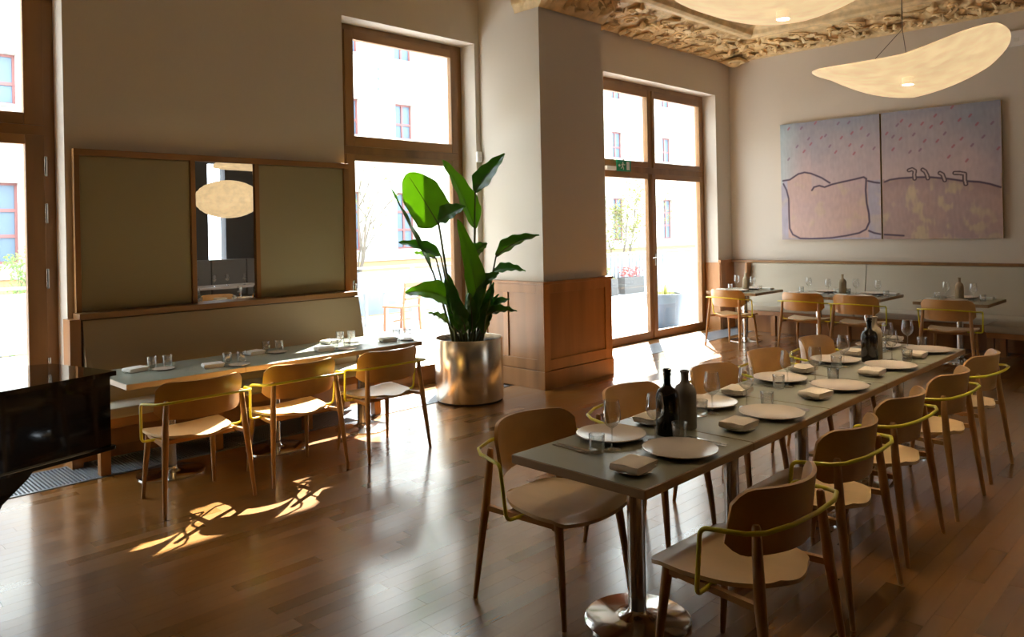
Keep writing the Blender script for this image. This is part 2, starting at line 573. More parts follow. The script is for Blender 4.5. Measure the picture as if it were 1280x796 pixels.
# ceiling, cornice with carved relief
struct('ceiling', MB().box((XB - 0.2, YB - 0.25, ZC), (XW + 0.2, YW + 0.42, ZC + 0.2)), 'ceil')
PROF = [(0.0, 4.43), (0.05, 4.425), (0.14, 4.445), (0.30, 4.50), (0.48, 4.545), (0.64, 4.575), (0.74, 4.60), (0.79, 4.575), (0.85, 4.57), (0.90, 4.60), (0.92, 4.66), (0.99, 4.70), (1.06, 4.74), (1.12, 4.80)]
def prof(t):
    k = t * (len(PROF) - 1)
    i = min(int(k), len(PROF) - 2)
    u = k - i
    return PROF[i][0] * (1 - u) + PROF[i + 1][0] * u, PROF[i][1] * (1 - u) + PROF[i + 1][1] * u
def relief(a, d):
    """carving depth of the cornice at arc length a and distance d from the wall"""
    if d < 0.03 or d > 0.73:
        return 0.0
    p = Vector((a * 7.0, d * 9.0, 3.1))
    w = noise.noise_vector(p * 0.6) * 0.9
    r = 1 - abs(noise.noise(p + w)) * 2.2
    r2 = 1 - abs(noise.noise(p * 2.3 + w * 2)) * 2.2
    k = min(1, (d - 0.03) / 0.06, (0.73 - d) / 0.06)
    return k * (0.026 * r + 0.012 * r2 - 0.014)
def cornice(name, length, place):
    mb = MB()
    nu, nv = int(length / 0.018), 84
    def fn(u, v):
        d, z = prof(v)
        return place(u * length, d, z - relief(u * length, d))
    mb.grid(fn, nu, nv)
    return struct(name, mb, 'carve')
def pl_win(a, d, z):      # runs along the window wall from the right corner to the left
    x = XW - a
    return (min(x, XW - d) if a < 1.2 else x, YW - d, z)
def pl_right(a, d, z):
    y = YW - a
    return (XW - d, min(y, YW - d) if a < 1.2 else y, z)
c1 = cornice('cornice_trim', 4.9, pl_win)
c2 = cornice('cornice_trim', 5.2, pl_right)
# plain run of the same moulding round the rest of the room
rest = MB()
def sweep(path):
    v = []
    for (x, y, dx, dy) in path:
        v += [(x + dx * d, y + dy * d, z) for d, z in PROF]
    n = len(PROF)
    rest.add(v, [(i * n + j, (i + 1) * n + j, (i + 1) * n + j + 1, i * n + j + 1) for i in range(len(path) - 1) for j in range(n - 1)], True)
sweep([(XW - 4.9, YW, 0, -1), (XB, YW, 1, -1), (XB, YB, 1, 1), (XW, YB, -1, 1), (XW, YW - 5.2, -1, 0)])
struct('trim_1', rest, 'carve')

def leaf_curl_me(ln, wd, lobes, seed):
    r = random.Random(seed)
    def fn(u, v):
        s = v * 2 - 1
        w = wd * (math.sin(PI * min(1, u * 0.96 + 0.04)) ** 0.6) * (0.72 + 0.28 * abs(math.cos(lobes * PI * u)))
        x = ln * u
        z = 0.035 * math.sin(PI * u) + 0.03 * (abs(s) - 0.4) * -1 + 0.05 * max(0, u - 0.72) * 4
        if u > 0.85: z -= 0.09 * (u - 0.85) / 0.15
        return (x, s * w, -z)
    return MB().slab(fn, 14, 8, 0.018).mesh('acanthus_leaf', 'carve')
def scroll_me(R, turns, seed):
    P, rad = [], []
    n = 34
    for i in range(n + 1):
        t = i / n
        a = t * turns * 2 * PI
        q = R * (1 - t) ** 0.9 + 0.008
        P.append((q * math.cos(a), q * math.sin(a), -0.012 - 0.03 * t))
        rad.append(0.018 * (1 - 0.45 * t))
    tail = [(R + 0.01, -R * 2.4, 0.0), (R + 0.025, -R * 1.5, -0.012), (R + 0.015, -R * 0.7, -0.012)]
    return MB().tube(tail + P, [0.008, 0.014, 0.018] + rad, 7).lathe([(0.022, -0.055), (0.02, -0.03)], 10).mesh('scroll', 'carve')
acan = [leaf_curl_me(0.26, 0.075, 3, 1), leaf_curl_me(0.20, 0.06, 3, 2), leaf_curl_me(0.32, 0.09, 4, 3)]
scrl = [scroll_me(0.085, 1.7, 1), scroll_me(0.065, 1.5, 2), scroll_me(0.105, 2.0, 3)]
rnd = random.Random(11)
def put(me, name, parent, a, d, spin, place, lift=0.005, flip=1, sc=1.0):
    z = None
    for i in range(len(PROF) - 1):
        if PROF[i][0] <= d <= PROF[i + 1][0]:
            u = (d - PROF[i][0]) / (PROF[i + 1][0] - PROF[i][0])
            z = PROF[i][1] * (1 - u) + PROF[i + 1][1] * u
            break
    o = D.objects.new(name, me); COL.objects.link(o); o.parent = parent
    o.location = place(a, d, z - lift)
    o.rotation_euler = (rnd.uniform(-0.15, 0.15), rnd.uniform(-0.15, 0.15), spin)
    o.scale = (sc, sc * flip, sc)
    return o
for par, place, base, L in ((c1, pl_win, PI, 4.8), (c2, pl_right, -PI / 2, 5.0)):
    a = 0.55
    k = 0
    while a < L:
        f = 1 if k % 2 else -1
        put(scrl[2], 'scroll', par, a, 0.40, base + (0.3 if f > 0 else 2.6), place, 0.012, f)
        put(scrl[k % 2], 'scroll', par, a + 0.20, 0.58, base + 1.2 * f, place, 0.012, -f)
        put(scrl[1], 'scroll', par, a + 0.12, 0.22, base - 0.8 * f, place, 0.012, f)
        for j in range(4):
            put(acan[rnd.randrange(3)], 'acanthus_leaf', par, a + rnd.uniform(-0.05, 0.34), rnd.uniform(0.20, 0.62), base + rnd.uniform(-1.1, 1.1) + (PI if rnd.random() < 0.4 else 0), place, 0.012, f, rnd.uniform(0.7, 1.05))
        put(acan[1], 'acanthus_leaf', par, a + 0.05, 0.24, base + PI / 2 * (1 if par is c1 else 1) + rnd.uniform(-0.4, 0.4) + PI, place, 0.03, f, 0.9)
        put(acan[0], 'acanthus_leaf', par, a + 0.22, 0.21, base + PI / 2 + rnd.uniform(-0.4, 0.4) + PI, place, 0.035, f, 0.7)
        a += 0.40
        k += 1
# corner cartouche
ct = MB()
ct.tube(round_path([(-0.55, -0.05, 0), (-0.35, -0.02, -0.03), (-0.2, -0.16, -0.05), (-0.05, -0.05, -0.06)], 0.1), 0.03, 8)
ct.tube(round_path([(-0.05, -0.55, 0), (-0.02, -0.35, -0.03), (-0.16, -0.2, -0.05), (-0.05, -0.05, -0.06)], 0.1), 0.03, 8)
ct.slab(lambda u, v: (-0.36 + 0.36 * u, -0.36 + 0.36 * v, -0.05 - 0.09 * math.sin(PI * u) * math.sin(PI * v)), 10, 10, 0.03)
ct.tube([(-0.30 + 0.12 * math.cos(t * 0.4), -0.30 + 0.12 * math.sin(t * 0.4), -0.10) for t in range(17)], 0.026, 8)
part('cartouche', ct, 'carve', c1, loc=(XW - 0.04, YW - 0.04, 4.47))
for k, (dx, dy, sp, m) in enumerate(((0.52, 0.12, PI, 2), (0.12, 0.52, -PI / 2, 2), (0.42, 0.42, 3.9, 2), (0.72, 0.2, 3.4, 0), (0.2, 0.72, -1.3, 0), (0.66, 0.5, 3.7, 0), (0.5, 0.66, 4.2, 0))):
    o = link('acanthus_leaf', acan[m], c1, (XW - dx, YW - dy, 4.49 + 0.1 * max(dx, dy)), sp)
# roll moulding and ceiling ribs
struct('trim_2', MB().box((XB + 1.25, YW - 1.62, ZC - 0.05), (XW - 1.2, YW - 1.50, ZC)).box((XW - 1.62, YB + 1.2, ZC - 0.05), (XW - 1.50, YW - 1.2, ZC)), 'carve')

# column between the windows: plaster above, oak wainscot below
CX0, CX1, CY0 = 6.03, 7.11, 5.51
colm = struct('column', MB().box((CX0, CY0, 1.13), (CX1, YW, 4.62)), 'wall')
part('wainscot_core', MB().box((5.985, 5.475, 0), (7.135, YW, 1.12)), 'wains', colm)
part('wainscot_cap', MB().box((5.955, 5.445, 1.115), (7.165, YW, 1.145), 0.006), 'wains', colm)
for nm, a, b in (('stile', (5.97, 5.46, 0.0), (6.07, 5.476, 1.115)), ('stile', (7.03, 5.46, 0.0), (7.15, 5.476, 1.115)), ('rail', (6.07, 5.46, 1.02), (7.03, 5.476, 1.115)), ('rail', (6.07, 5.46, 0.20), (7.03, 5.476, 0.31)), ('skirting', (5.96, 5.452, 0.0), (7.16, 5.476, 0.19)),
                 ('stile', (5.97, 5.476, 0.0), (5.986, 5.57, 1.115)), ('stile', (5.97, 6.0, 0.312), (5.986, 6.07, 1.018)), ('stile', (5.97, 6.34, 0.0), (5.986, 6.44, 1.115)), ('rail', (5.97, 5.57, 1.02), (5.986, 6.34, 1.115)), ('rail', (5.97, 5.57, 0.20), (5.986, 6.34, 0.31)), ('skirting', (5.962, 5.46, 0.0), (5.986, 6.44, 0.19))):
    part(nm, MB().box(a, b, 0.003), 'wains', colm)
# carved capital round the head of the column
cap = MB()
def sstep_(a, b, x):
    t = max(0, min(1, (x - a) / (b - a)))
    return t * t * (3 - 2 * t)
def capf(u, v):
    path = [(CX0 - 0.01, 5.85), (CX0 - 0.01, CY0 - 0.01), (CX1 + 0.01, CY0 - 0.01), (CX1 + 0.01, 5.85)]
    out = [(-0.35, 0), (-0.4, -1.0), (0.25, -1.0), (0.2, 0)]
    seg = [0.34, 1.12, 0.34]
    t = u * sum(seg)
    for i in range(3):
        if t <= seg[i] + 1e-6 or i == 2:
            k = t / seg[i]
            break
        t -= seg[i]
    p = Vector(path[i]) * (1 - k) + Vector(path[i + 1]) * k
    n = Vector(out[i]) * (1 - k) + Vector(out[i + 1]) * k
    z = 4.075 + 0.58 * v
    e = (0.012 + 0.02 * sstep_(0.02, 0.05, v)) + 0.34 * v ** 1.1
    q = Vector((u * 16, v * 5, 9.0)); w = noise.noise_vector(q * 0.7)
    e += 0.075 * (1 - 2.2 * abs(noise.noise(q + w))) * sstep_(0.05, 0.16, v)
    return (p.x + n.x * e, p.y + n.y * e, z)
cap.grid(capf, 150, 40)
part('carved_capital', cap, 'carve', colm)
for k in range(7):
    o = link('acanthus_leaf', acan[k % 3], colm, (CX0 + 0.06 + 0.16 * k, CY0 - 0.07, 4.20 + 0.03 * (k % 2)))
    o.rotation_euler = (rnd.uniform(0.8, 1.2), -0.4, rnd.uniform(-0.6, 0.6) + (PI if k % 2 else 0))
for k in range(5):
    o = link('scroll', scrl[k % 3], colm, (CX0 + 0.1 + 0.22 * k, CY0 - 0.16, 4.30))
    o.rotation_euler = (-0.9 + PI, 0, k * 1.3)
# beam closing the gap from column head to the ceiling
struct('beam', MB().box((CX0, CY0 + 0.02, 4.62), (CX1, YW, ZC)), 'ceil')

# wainscot at the right of the glazed door and at the end of the left bench
wr = struct('wainscot_panel', MB().box((11.35, YW - 0.03, 0), (XW, YW, 1.10)), 'wains')
part('stile', MB().box((11.345, YW - 0.045, 0), (11.43, YW - 0.028, 1.10), 0.003), 'wains', wr)
part('cap_rail', MB().box((11.33, YW - 0.05, 1.10), (XW, YW, 1.14), 0.004), 'wains', wr)
part('reveal_lining', MB().box((11.322, YW - 0.03, 0), (11.34, 6.70, 1.10)), 'wains', wr)
wl = struct('wainscot_panel', MB().box((1.70, YW - 0.16, 0), (1.775, YW, 1.10)), 'wains')
part('reveal_lining', MB().box((1.731, YW, 0), (1.745, 6.70, 1.10)), 'wains', wl)

# ------------------------------------------------------------------ windows
def bars(name, root, x0, x1, z0, z1, gx0, gx1, gz0, gz1, y0, y1):
    y1 = y0 + 0.065
    """a sash: four wooden members round a pane"""
    s = link(name, None, root)
    part('stile', MB().box((x0, y0, z0), (gx0, y1, z1), 0.006), 'wood', s)
    part('stile', MB().box((gx1, y0, z0), (x1, y1, z1), 0.006), 'wood', s)
    part('rail', MB().box((gx0, y0 + 0.001, gz1), (gx1, y1, z1), 0.006), 'woodH', s)
    part('rail', MB().box((gx0, y0 + 0.001, z0), (gx1, y1, gz0), 0.006), 'woodH', s)
    part('pane', MB().box((gx0 - 0.01, y0 + 0.022, gz0 - 0.01), (gx1 + 0.01, y0 + 0.028, gz1 + 0.01)), 'pane', s)
    return s
Y0, Y1 = 6.70, 6.80
# left edge window
w1 = sroot('window_1')
part('frame', MB().box((1.655, Y0 - 0.01, 0), (1.73, Y1, 3.85)).box((-0.10, Y0 - 0.01, 0), (-0.03, Y1, 3.85)).box((-0.03, Y0 - 0.01, 3.77), (1.655, Y1, 3.85)).box((-0.03, Y0 - 0.01, 2.50), (1.655, Y1, 2.575)).box((-0.03, Y0 - 0.01, 0), (1.655, Y1, 0.05)), 'wood', w1)
bars('upper_sash', w1, -0.03, 1.655, 2.575, 3.77, 0.10, 1.52, 2.665, 3.66, Y0 - 0.03, Y1 - 0.02)
bars('lower_sash', w1, -0.03, 1.655, 0.05, 2.50, 0.10, 1.525, 0.22, 2.425, Y0 - 0.03, Y1 - 0.02)
for z in (2.26, 1.90, 1.40, 0.72):
    part('hinge', MB().lathe([(0.012, -0.075), (0.012, 0.075)], 10, (1.658, Y0 - 0.04, z)), 'chrome', w1)
# middle window
w2 = sroot('window_2')
part('frame', MB().box((4.19, Y0 - 0.01, 0), (4.36, Y1, 3.85)).box((5.885, Y0 - 0.01, 0), (5.96, Y1, 3.85)).box((4.36, Y0 - 0.01, 3.79), (5.885, Y1, 3.85)).box((4.36, Y0 - 0.01, 2.52), (5.885, Y1, 2.60)).box((4.36, Y0 - 0.01, 0), (5.885, Y1, 0.05)), 'wood', w2)
bars('upper_sash', w2, 4.36, 5.885, 2.60, 3.79, 4.465, 5.785, 2.705, 3.70, Y0 - 0.03, Y1 - 0.02)
bars('lower_sash', w2, 4.36, 5.885, 0.05, 2.52, 4.465, 5.785, 0.22, 2.45, Y0 - 0.03, Y1 - 0.02)
part('handle', MB().box((4.40, Y0 - 0.045, 1.10), (4.425, Y0 - 0.03, 1.22), 0.004).tube(round_path([(4.412, Y0 - 0.04, 1.18), (4.412, Y0 - 0.08, 1.18), (4.412, Y0 - 0.08, 1.06)], 0.02), 0.009, 8), 'chrome', w2)
# glazed double door
d1 = sroot('door_1')
part('frame', MB().box((8.35, Y0 - 0.01, 0), (8.39, Y1, 3.86)).box((11.27, Y0 - 0.01, 0), (11.34, Y1, 3.86)).box((8.39, Y0 - 0.01, 3.79), (11.27, Y1, 3.86)).box((8.39, Y0 - 0.01, 2.52), (11.27, Y1, 2.61)).box((9.765, Y0 - 0.008, 2.61), (9.835, Y1, 3.79)).box((8.39, Y0 - 0.01, -0.02), (11.27, Y1, 0.025)), 'wood', d1)
bars('upper_sash', d1, 8.39, 9.765, 2.61, 3.79, 8.47, 9.70, 2.695, 3.675, Y0 - 0.03, Y1 - 0.02)
bars('upper_sash', d1, 9.835, 11.27, 2.61, 3.79, 9.895, 11.18, 2.695, 3.675, Y0 - 0.03, Y1 - 0.02)
bars('door_leaf', d1, 8.39, 9.79, 0.025, 2.52, 8.47, 9.69, 0.125, 2.435, Y0 - 0.03, Y1 - 0.02)
lf = bars('door_leaf', d1, 9.795, 11.27, 0.025, 2.52, 9.895, 11.18, 0.125, 2.435, Y0 - 0.03, Y1 - 0.02)
part('handle', MB().box((9.825, Y0 - 0.04, 1.12), (9.855, Y0 - 0.03, 1.30), 0.004).tube(round_path([(9.84, Y0 - 0.035, 1.24), (9.84, Y0 - 0.08, 1.24), (9.72, Y0 - 0.08, 1.24)], 0.025), 0.010, 8), 'chrome', lf)
part('door_closer', MB().box((8.62, Y0 - 0.08, 2.53), (8.84, Y0 - 0.035, 2.59), 0.006), 'plastic', d1)
part('cover_bead', MB().box((9.77, Y0 - 0.045, 0.03), (9.82, Y0 - 0.03, 2.51), 0.004), 'wood', d1)

# oak rail above the banquettes
struct('trim_3', MB().box((XW - 0.12, YB, 1.095), (XW, YW, 1.135), 0.004), 'wood')
struct('baseboard_window', MB().box((1.74, YW - 0.02, 0), (4.19, YW, 0.10)), 'wains')

# ------------------------------------------------------------------ outside
struct('terrace_ground', MB().box((-12, YW + 0.42, -0.35), (26, 13.4, -0.10)), 'terr')
struct('street_ground', MB().box((-40, 13.4, -1.6), (90, 60, -1.4)), 'street')
cols = [(-1.3, 0.95), (4.4, 0.95), (9.4, 0.95), (14.48, 0.95), (16.85, 0.82), (21.2, 0.95), (25.4, 0.95), (29.5, 0.9), (33.7, 0.9), (38.0, 0.9), (43.0, 0.9)]
rows = [(-0.55, 0.05), (1.12, 3.12), (5.05, 6.30), (7.85, 9.3), (10.9, 12.3)]
fh = [(x - w / 2, x + w / 2, a, b) for x, w in cols for a, b in rows[1:]] + [(32.7 - 0.45, 32.7 + 0.45, -0.5, 0.06), (25.4 - 0.45, 25.4 + 0.45, -0.5, 0.06)]
FY = 22.0
fac = tag(link('apartment_building', holed_wall(FY, FY + 0.3, (-30, 70), (0.75, 15.5), [h for h in fh if h[2] > 0.7]).mesh('apartment_building', 'facade')), 'cream rendered building across the street with tall red framed windows', 'building')
part('plinth', holed_wall(FY - 0.03, FY + 0.3, (-30, 70), (-1.4, 0.75), [h for h in fh if h[2] < 0.7]), 'band', fac)
part('string_course', MB().box((-30, FY - 0.09, 0.73), (70, FY, 0.86), 0.01), 'reveal', fac)
part('back_wall', MB().box((-30, FY + 0.31, -1.4), (70, FY + 0.5, 15.5)), 'dark', fac)
fw = {}
for h in fh:
    w, hh = h[1] - h[0], h[3] - h[2]
    key = (round(w, 2), round(hh, 2))
    if key not in fw:
        f = MB()
        t = 0.06
        f.box((0, 0, 0), (t, 0.07, hh)).box((w - t, 0, 0), (w, 0.07, hh)).box((t, 0, 0), (w - t, 0.07, t)).box((t, 0, hh - t), (w - t, 0.07, hh))
        f.box((w / 2 - 0.04, -0.01, t), (w / 2 + 0.04, 0.06, hh - t))
        if hh > 1:
            for q in ((0.42,) if hh < 1.5 else (0.34, 0.66)):
                f.box((t, -0.008, hh * q - 0.04), (w - t, 0.06, hh * q + 0.04))
        fw[key] = (f.mesh('window', 'fframe'), MB().box((t, 0.03, t), (w - t, 0.04, hh - t)).mesh('pane', 'fpane'), MB().box((-0.06, -0.28, -0.06), (w + 0.06, 0.0, 0), 0.01).mesh('window_sill', 'reveal'))
    a, b, c = fw[key]
    win = link('window', a, fac, (h[0], FY + 0.16, h[2]))
    link('pane', b, win)
    link('window_sill', c, win)
for z in (6.73, 7.08, 7.42):
    part('air_vent', MB().lathe([(0.05, 0), (0.07, 0.02), (0.07, 0.03)], 12).mesh('air_vent', 'fpane') and MB().box((15.69, FY - 0.02, z - 0.05), (15.80, FY, z + 0.05), 0.01), 'fpane', fac)

# terrace railing: posts, rails and glass infill
rl = thing('terrace_railing', 'white metal terrace railing with pale blue panels outside the windows', 'railing', (0, 12.9, -0.1))
rail_x = [-8 + 1.5 * i for i in range(22)]
post_me = MB().box((-0.03, -0.03, 0), (0.03, 0.03, 1.08), 0.004).mesh('post', 'rail')
inf_me = MB().box((0.05, 0.018, 0.14), (1.45, 0.03, 1.02)).mesh('infill_panel', 'infill')
for x in rail_x:
    link('post', post_me, rl, (x, 0, 0))
    link('infill_panel', inf_me, rl, (x, 0, 0))
part('handrail', MB().box((-8, -0.04, 1.08), (23.6, 0.04, 1.12), 0.006), 'rail', rl)
part('bottom_rail', MB().box((-8, -0.02, 0.08), (23.6, 0.02, 0.12)), 'rail', rl)
bal_me = MB().box((-0.035, -0.012, 0.12), (0.035, 0.012, 1.08)).mesh('baluster', 'rail')
x = 11.16
while x < 19.5:
    link('baluster', bal_me, rl, (x, 0, 0))
    x += 0.17

# garden table and chair on the terrace
gt = thing('garden_table', 'pale garden table with white legs on the terrace behind the plant', 'table', (8.3, 12.1, -0.1))
part('tabletop', MB().box((-1.5, -0.4, 0.70), (1.6, 0.4, 0.745), 0.01), 'rail', gt)
for lx in (-1.4, 0.2, 1.5):
    for ly in (-0.33, 0.33):
        part('leg', MB().box((lx - 0.03, ly - 0.03, 0), (lx + 0.03, ly + 0.03, 0.70)), 'rail', gt)
gc = thing('garden_chair', 'orange wooden slat back garden chair out on the terrace', 'chair', (8.55, 11.35, -0.1), 0.25)
for sx in (-0.24, 0.24):
    part('leg', MB().tube([(sx, -0.24, 0), (sx * 0.96, -0.22, 0.45), (sx * 0.96, -0.27, 0.88)], 0.022, 4, square=True), 'orange', gc)
    part('leg', MB().tube([(sx, 0.22, 0), (sx, 0.20, 0.45)], 0.022, 4, square=True), 'orange', gc)
part('seat', MB().box((-0.26, -0.24, 0.43), (0.26, 0.25, 0.465), 0.008), 'orange', gc)
part('top_rail', MB().box((-0.25, -0.285, 0.80), (0.25, -0.255, 0.89), 0.006), 'orange', gc)
for z in (0.58, 0.68):
    part('back_slat', MB().box((-0.23, -0.275, z), (0.23, -0.255, z + 0.04), 0.004), 'orange', gc)
part('stretcher', MB().box((-0.24, -0.01, 0.18), (0.24, 0.01, 0.205)), 'orange', gc)

# planter outside the glazed door
po = thing('terrace_planter', 'large blue grey tapered planter outside the glazed double door', 'planter', (11.66, 7.72, -0.1))
part('pot', MB().lathe([(0.22, 0), (0.25, 0.02), (0.34, 0.58), (0.345, 0.62), (0.315, 0.62), (0.305, 0.54), (0.0, 0.54)], 36), 'bluepot', po)
part('soil', MB().lathe([(0.0, 0.56), (0.2, 0.555), (0.306, 0.55)][::-1], 24), 'soil', po)
gp = MB()
rnd = random.Random(5)
for i in range(90):
    a = rnd.random() * 6.28; r0 = rnd.random() * 0.2; ln = rnd.uniform(0.2, 0.42)
    b = Vector((r0 * math.cos(a), r0 * math.sin(a), 0)); t = b * 1.7 + Vector((rnd.uniform(-.06, .06), rnd.uniform(-.06, .06), ln))
    s = Vector((-math.sin(a), math.cos(a), 0)) * 0.006
    gp.add([b - s, b + s, t], [(0, 1, 2)])
o = tag(part('ornamental_grass', gp, 'foll', None, loc=(11.66, 7.72, 0.455)), 'thin pale ornamental grass in the blue grey planter', 'grass'); o['kind'] = 'stuff'

def tree(name, label, loc, h, seed, leafm, nleaf, spread, trunk_r=0.05, lean=(0, 0)):
    r = random.Random(seed)
    t = thing(name, label, 'tree', loc)
    wood = MB(); leaves = MB()
    tips = []
    def branch(p, d, ln, rad, lvl):
        P = [p]; q = p.copy(); dd = d.copy()
        for i in range(5):
            dd = (dd + Vector((r.uniform(-1, 1), r.uniform(-1, 1), r.uniform(-0.4, 0.7))) * 0.16).normalized()
            q = q + dd * ln / 5
            P.append(q.copy())
        wood.tube(P, [rad * (1 - 0.6 * i / 5) for i in range(6)], 6 if lvl == 0 else 5)
        tips.extend(P[2:] if lvl else P[4:])
        if lvl < 3:
            for k in range(4 if lvl == 0 else 3):
                i = r.randrange(2, 6)
                nd = (dd + Vector((r.uniform(-1, 1), r.uniform(-1, 1), r.uniform(-0.2, 0.8))) * spread).normalized()
                branch(P[i], nd, ln * r.uniform(0.5, 0.7), rad * 0.5, lvl + 1)
    branch(Vector((0, 0, 0)), Vector((lean[0], lean[1], 1)).normalized(), h * 0.5, trunk_r, 0)
    part('trunk', wood, 'bark', t)
    for i in range(nleaf):
        p = r.choice(tips) + Vector((r.gauss(0, 0.10), r.gauss(0, 0.10), r.gauss(0, 0.10)))
        a = Vector((r.uniform(-1, 1), r.uniform(-1, 1), r.uniform(-1, 1))).normalized() * r.uniform(0.035, 0.06)
        b = a.orthogonal().normalized() * 0.022
        leaves.add([p - a, p + b, p + a, p - b], [(0, 1, 2, 3)])
    o = part('foliage', leaves, leafm, t); o['kind'] = 'stuff'
tree('bare_tree', 'thin nearly bare tree beyond the terrace seen through the middle window', (9.35, 14.2, -1.4), 6.6, 8, 'foll', 160, 0.9, 0.06, (0.1, 0))
tree('young_tree', 'young yellow green tree seen through the left leaf of the glazed door', (18.9, 14.0, -1.4), 5.4, 21, 'foll', 2600, 0.9, 0.05)
tree('street_tree', 'low green tree beyond the railing outside the left edge window', (3.5, 16.5, -1.4), 3.0, 33, 'folg', 1600, 1.0, 0.05)
# flower boxes on the terrace left of the planter
for k, (x, c) in enumerate(((17.3, 'slim dark planter box of red flowers beside the railing'), (16.1, 'slim planter box of pale flowers nearer the planter along the railing'))):
    b = thing('planter_box', c, 'planter', (x, 12.55, -0.1), 0, 'planter boxes along the railing')
    part('box', MB().box((-0.45, -0.14, 0), (0.45, 0.14, 0.45), 0.01), 'greywall', b)
    fl = MB(); r = random.Random(60 + k)
    for i in range(140):
        p = Vector((r.uniform(-0.42, 0.42), r.uniform(-0.12, 0.12), 0.45 + r.random() * 0.3))
        a = Vector((r.uniform(-1, 1), r.uniform(-1, 1), r.uniform(-1, 1))).normalized() * 0.04
        bb = a.orthogonal().normalized() * 0.025
        fl.add([p - a, p + bb, p + a, p - bb], [(0, 1, 2, 3)])
    o = part('flowers', fl, 'petal' if k == 0 else 'foll', b); o['kind'] = 'stuff'

# ================================================================== THINGS INDOORS
ORD = ['first', 'second', 'third', 'fourth', 'fifth', 'sixth']

# ------------------------------------------------------------------ chairs
def backrest_fn(u, v):
    s = u * 2 - 1
    x = 0.275 * s
    y = -0.250 + 0.135 * s * s - 0.03 * (v - 0.5)
    # rounded corners of the panel
    k = max(0, abs(s) - 0.72) / 0.28
    hh = 0.118 * (1 - 0.42 * k ** 2.6)
    z = 0.688 + (v * 2 - 1) * hh
    return (x, y, z)
def seat_fn(u, v):
    t = u                      # 0 rear .. 1 front
    y = -0.215 + 0.465 * t
    w = 0.205 + 0.05 * min(1, t * 1.5)
    if t < 0.40: w *= 0.50 + 0.50 * math.sqrt(max(0, 1 - ((0.40 - t) / 0.40) ** 2))
    if t > 0.84: w *= 0.80 + 0.20 * math.sqrt(max(0, 1 - ((t - 0.84) / 0.16) ** 2))
    s = v * 2 - 1
    y2 = y + (0.02 * (1 - s * s) if t > 0.6 else 0) * (t - 0.6) * 2.5 - (0.025 * (1 - s * s) if t < 0.3 else 0) * (0.3 - t) * 3.3
    z = 0.447 + 0.014 * s * s - 0.010 * math.sin(PI * t) - (0.02 * max(0, t - 0.86) / 0.14)
    return (w * s, y2, z)
ARM = [(-0.17, -0.01, 0.428), (-0.325, -0.02, 0.430), (-0.335, -0.045, 0.672), (-0.305, -0.20, 0.683)]
ARC = [(-0.27, -0.252, 0.690), (-0.16, -0.292, 0.698), (0.0, -0.306, 0.702)]
half = round_path(ARM, 0.03, 6) + [Vector(p) for p in ARC]
hoop = [tuple(p) for p in half] + [(-p[0], p[1], p[2]) for p in reversed([tuple(q) for q in half[:-1]])]

def make_chair(label, loc, rz, group):
    t = thing('dining_chair', label, 'chair', loc, rz, group)
    part('seat', MB().slab(seat_fn, 40, 16, 0.016, (0, 0, 1)), 'oakseat', t)
    part('backrest', MB().slab(backrest_fn, 28, 10, 0.015), 'oak', t)
    part('armrest_hoop', MB().tube(hoop, 0.0085, 10), 'yellow', t, label='thin yellow steel tube bent around the backrest into armrests')
    for sx in (-1, 1):
        part('leg', MB().tube([(sx * 0.288, -0.275, 0), (sx * 0.272, -0.245, 0.25), (sx * 0.258, -0.222, 0.44), (sx * 0.246, -0.208, 0.60), (sx * 0.241, -0.203, 0.688), (sx * 0.240, -0.202, 0.696)], [0.011, 0.0165, 0.021, 0.018, 0.015, 0.010], 12), 'oakleg', t)
        part('leg', MB().tube([(sx * 0.236, 0.225, 0), (sx * 0.224, 0.205, 0.22), (sx * 0.208, 0.180, 0.432)], [0.011, 0.0165, 0.021], 12), 'oakleg', t)
        part('side_rail', MB().tube([(sx * 0.256, -0.222, 0.425), (sx * 0.21, 0.18, 0.420)], [0.017, 0.015], 4, square=True), 'oakleg', t)
    part('cross_rail', MB().box((-0.21, 0.14, 0.395), (0.21, 0.165, 0.435), 0.004), 'oakleg', t)
    part('cross_rail', MB().box((-0.235, -0.11, 0.402), (0.235, -0.088, 0.430), 0.004), 'oakleg', t)
    return t
OY = 0.275
left_ch = [(2.06, 'oak chair with yellow hoop armrest at wall bench table, beside the black piano'),
           (2.80, 'oak chair with yellow hoop armrest, middle one of three at the wall bench table'),
           (3.53, 'oak chair with yellow hoop armrest at wall bench table, closest to the potted plant')]
gL = 'chairs at the wall bench table'
proto = make_chair(left_ch[0][1], (2.06, 4.735 + OY, 0), 0.0, gL)
copy_thing(proto, left_ch[1][1], (2.79, 4.76 + OY, 0), -0.02, gL)
copy_thing(proto, left_ch[2][1], (3.53, 4.735 + OY, 0), 0.0, gL)
gW, gR, gF = 'chairs on the window side of the long table', 'chairs on the room side of the long table', 'chairs at the tables by the long banquette'
for i, (x, dy, rz) in enumerate(((2.665, 0, 0.0), (3.50, 0.03, 0.02), (4.34, 0.0, -0.03), (5.12, 0.02, 0.0), (5.95, 0.02, 0.03))):
    copy_thing(proto, f'oak chair with yellow hoop armrest, {ORD[i]} from near end on window side of long table', (x, 2.64 - OY + dy, 0), PI + rz, gW)
for i, (x, dy, rz) in enumerate(((2.63, -0.13, -0.03), (3.535, -0.03, 0.0), (4.315, 0.0, 0.0), (5.12, -0.01, 0.0), (5.945, 0.01, 0.0))):
    copy_thing(proto, f'oak chair with yellow hoop armrest, {ORD[i]} from near end on room side of long table', (x, 1.285 + OY + dy, 0), rz, gR)
far_l = ['oak chair with yellow hoop at far square table nearest the glazed door', 'oak chair with yellow hoop at window end of far double table under painting', 'oak chair with yellow hoop at room end of far double table under painting', 'oak chair with yellow hoop at far table nearest the upholstered bench end']
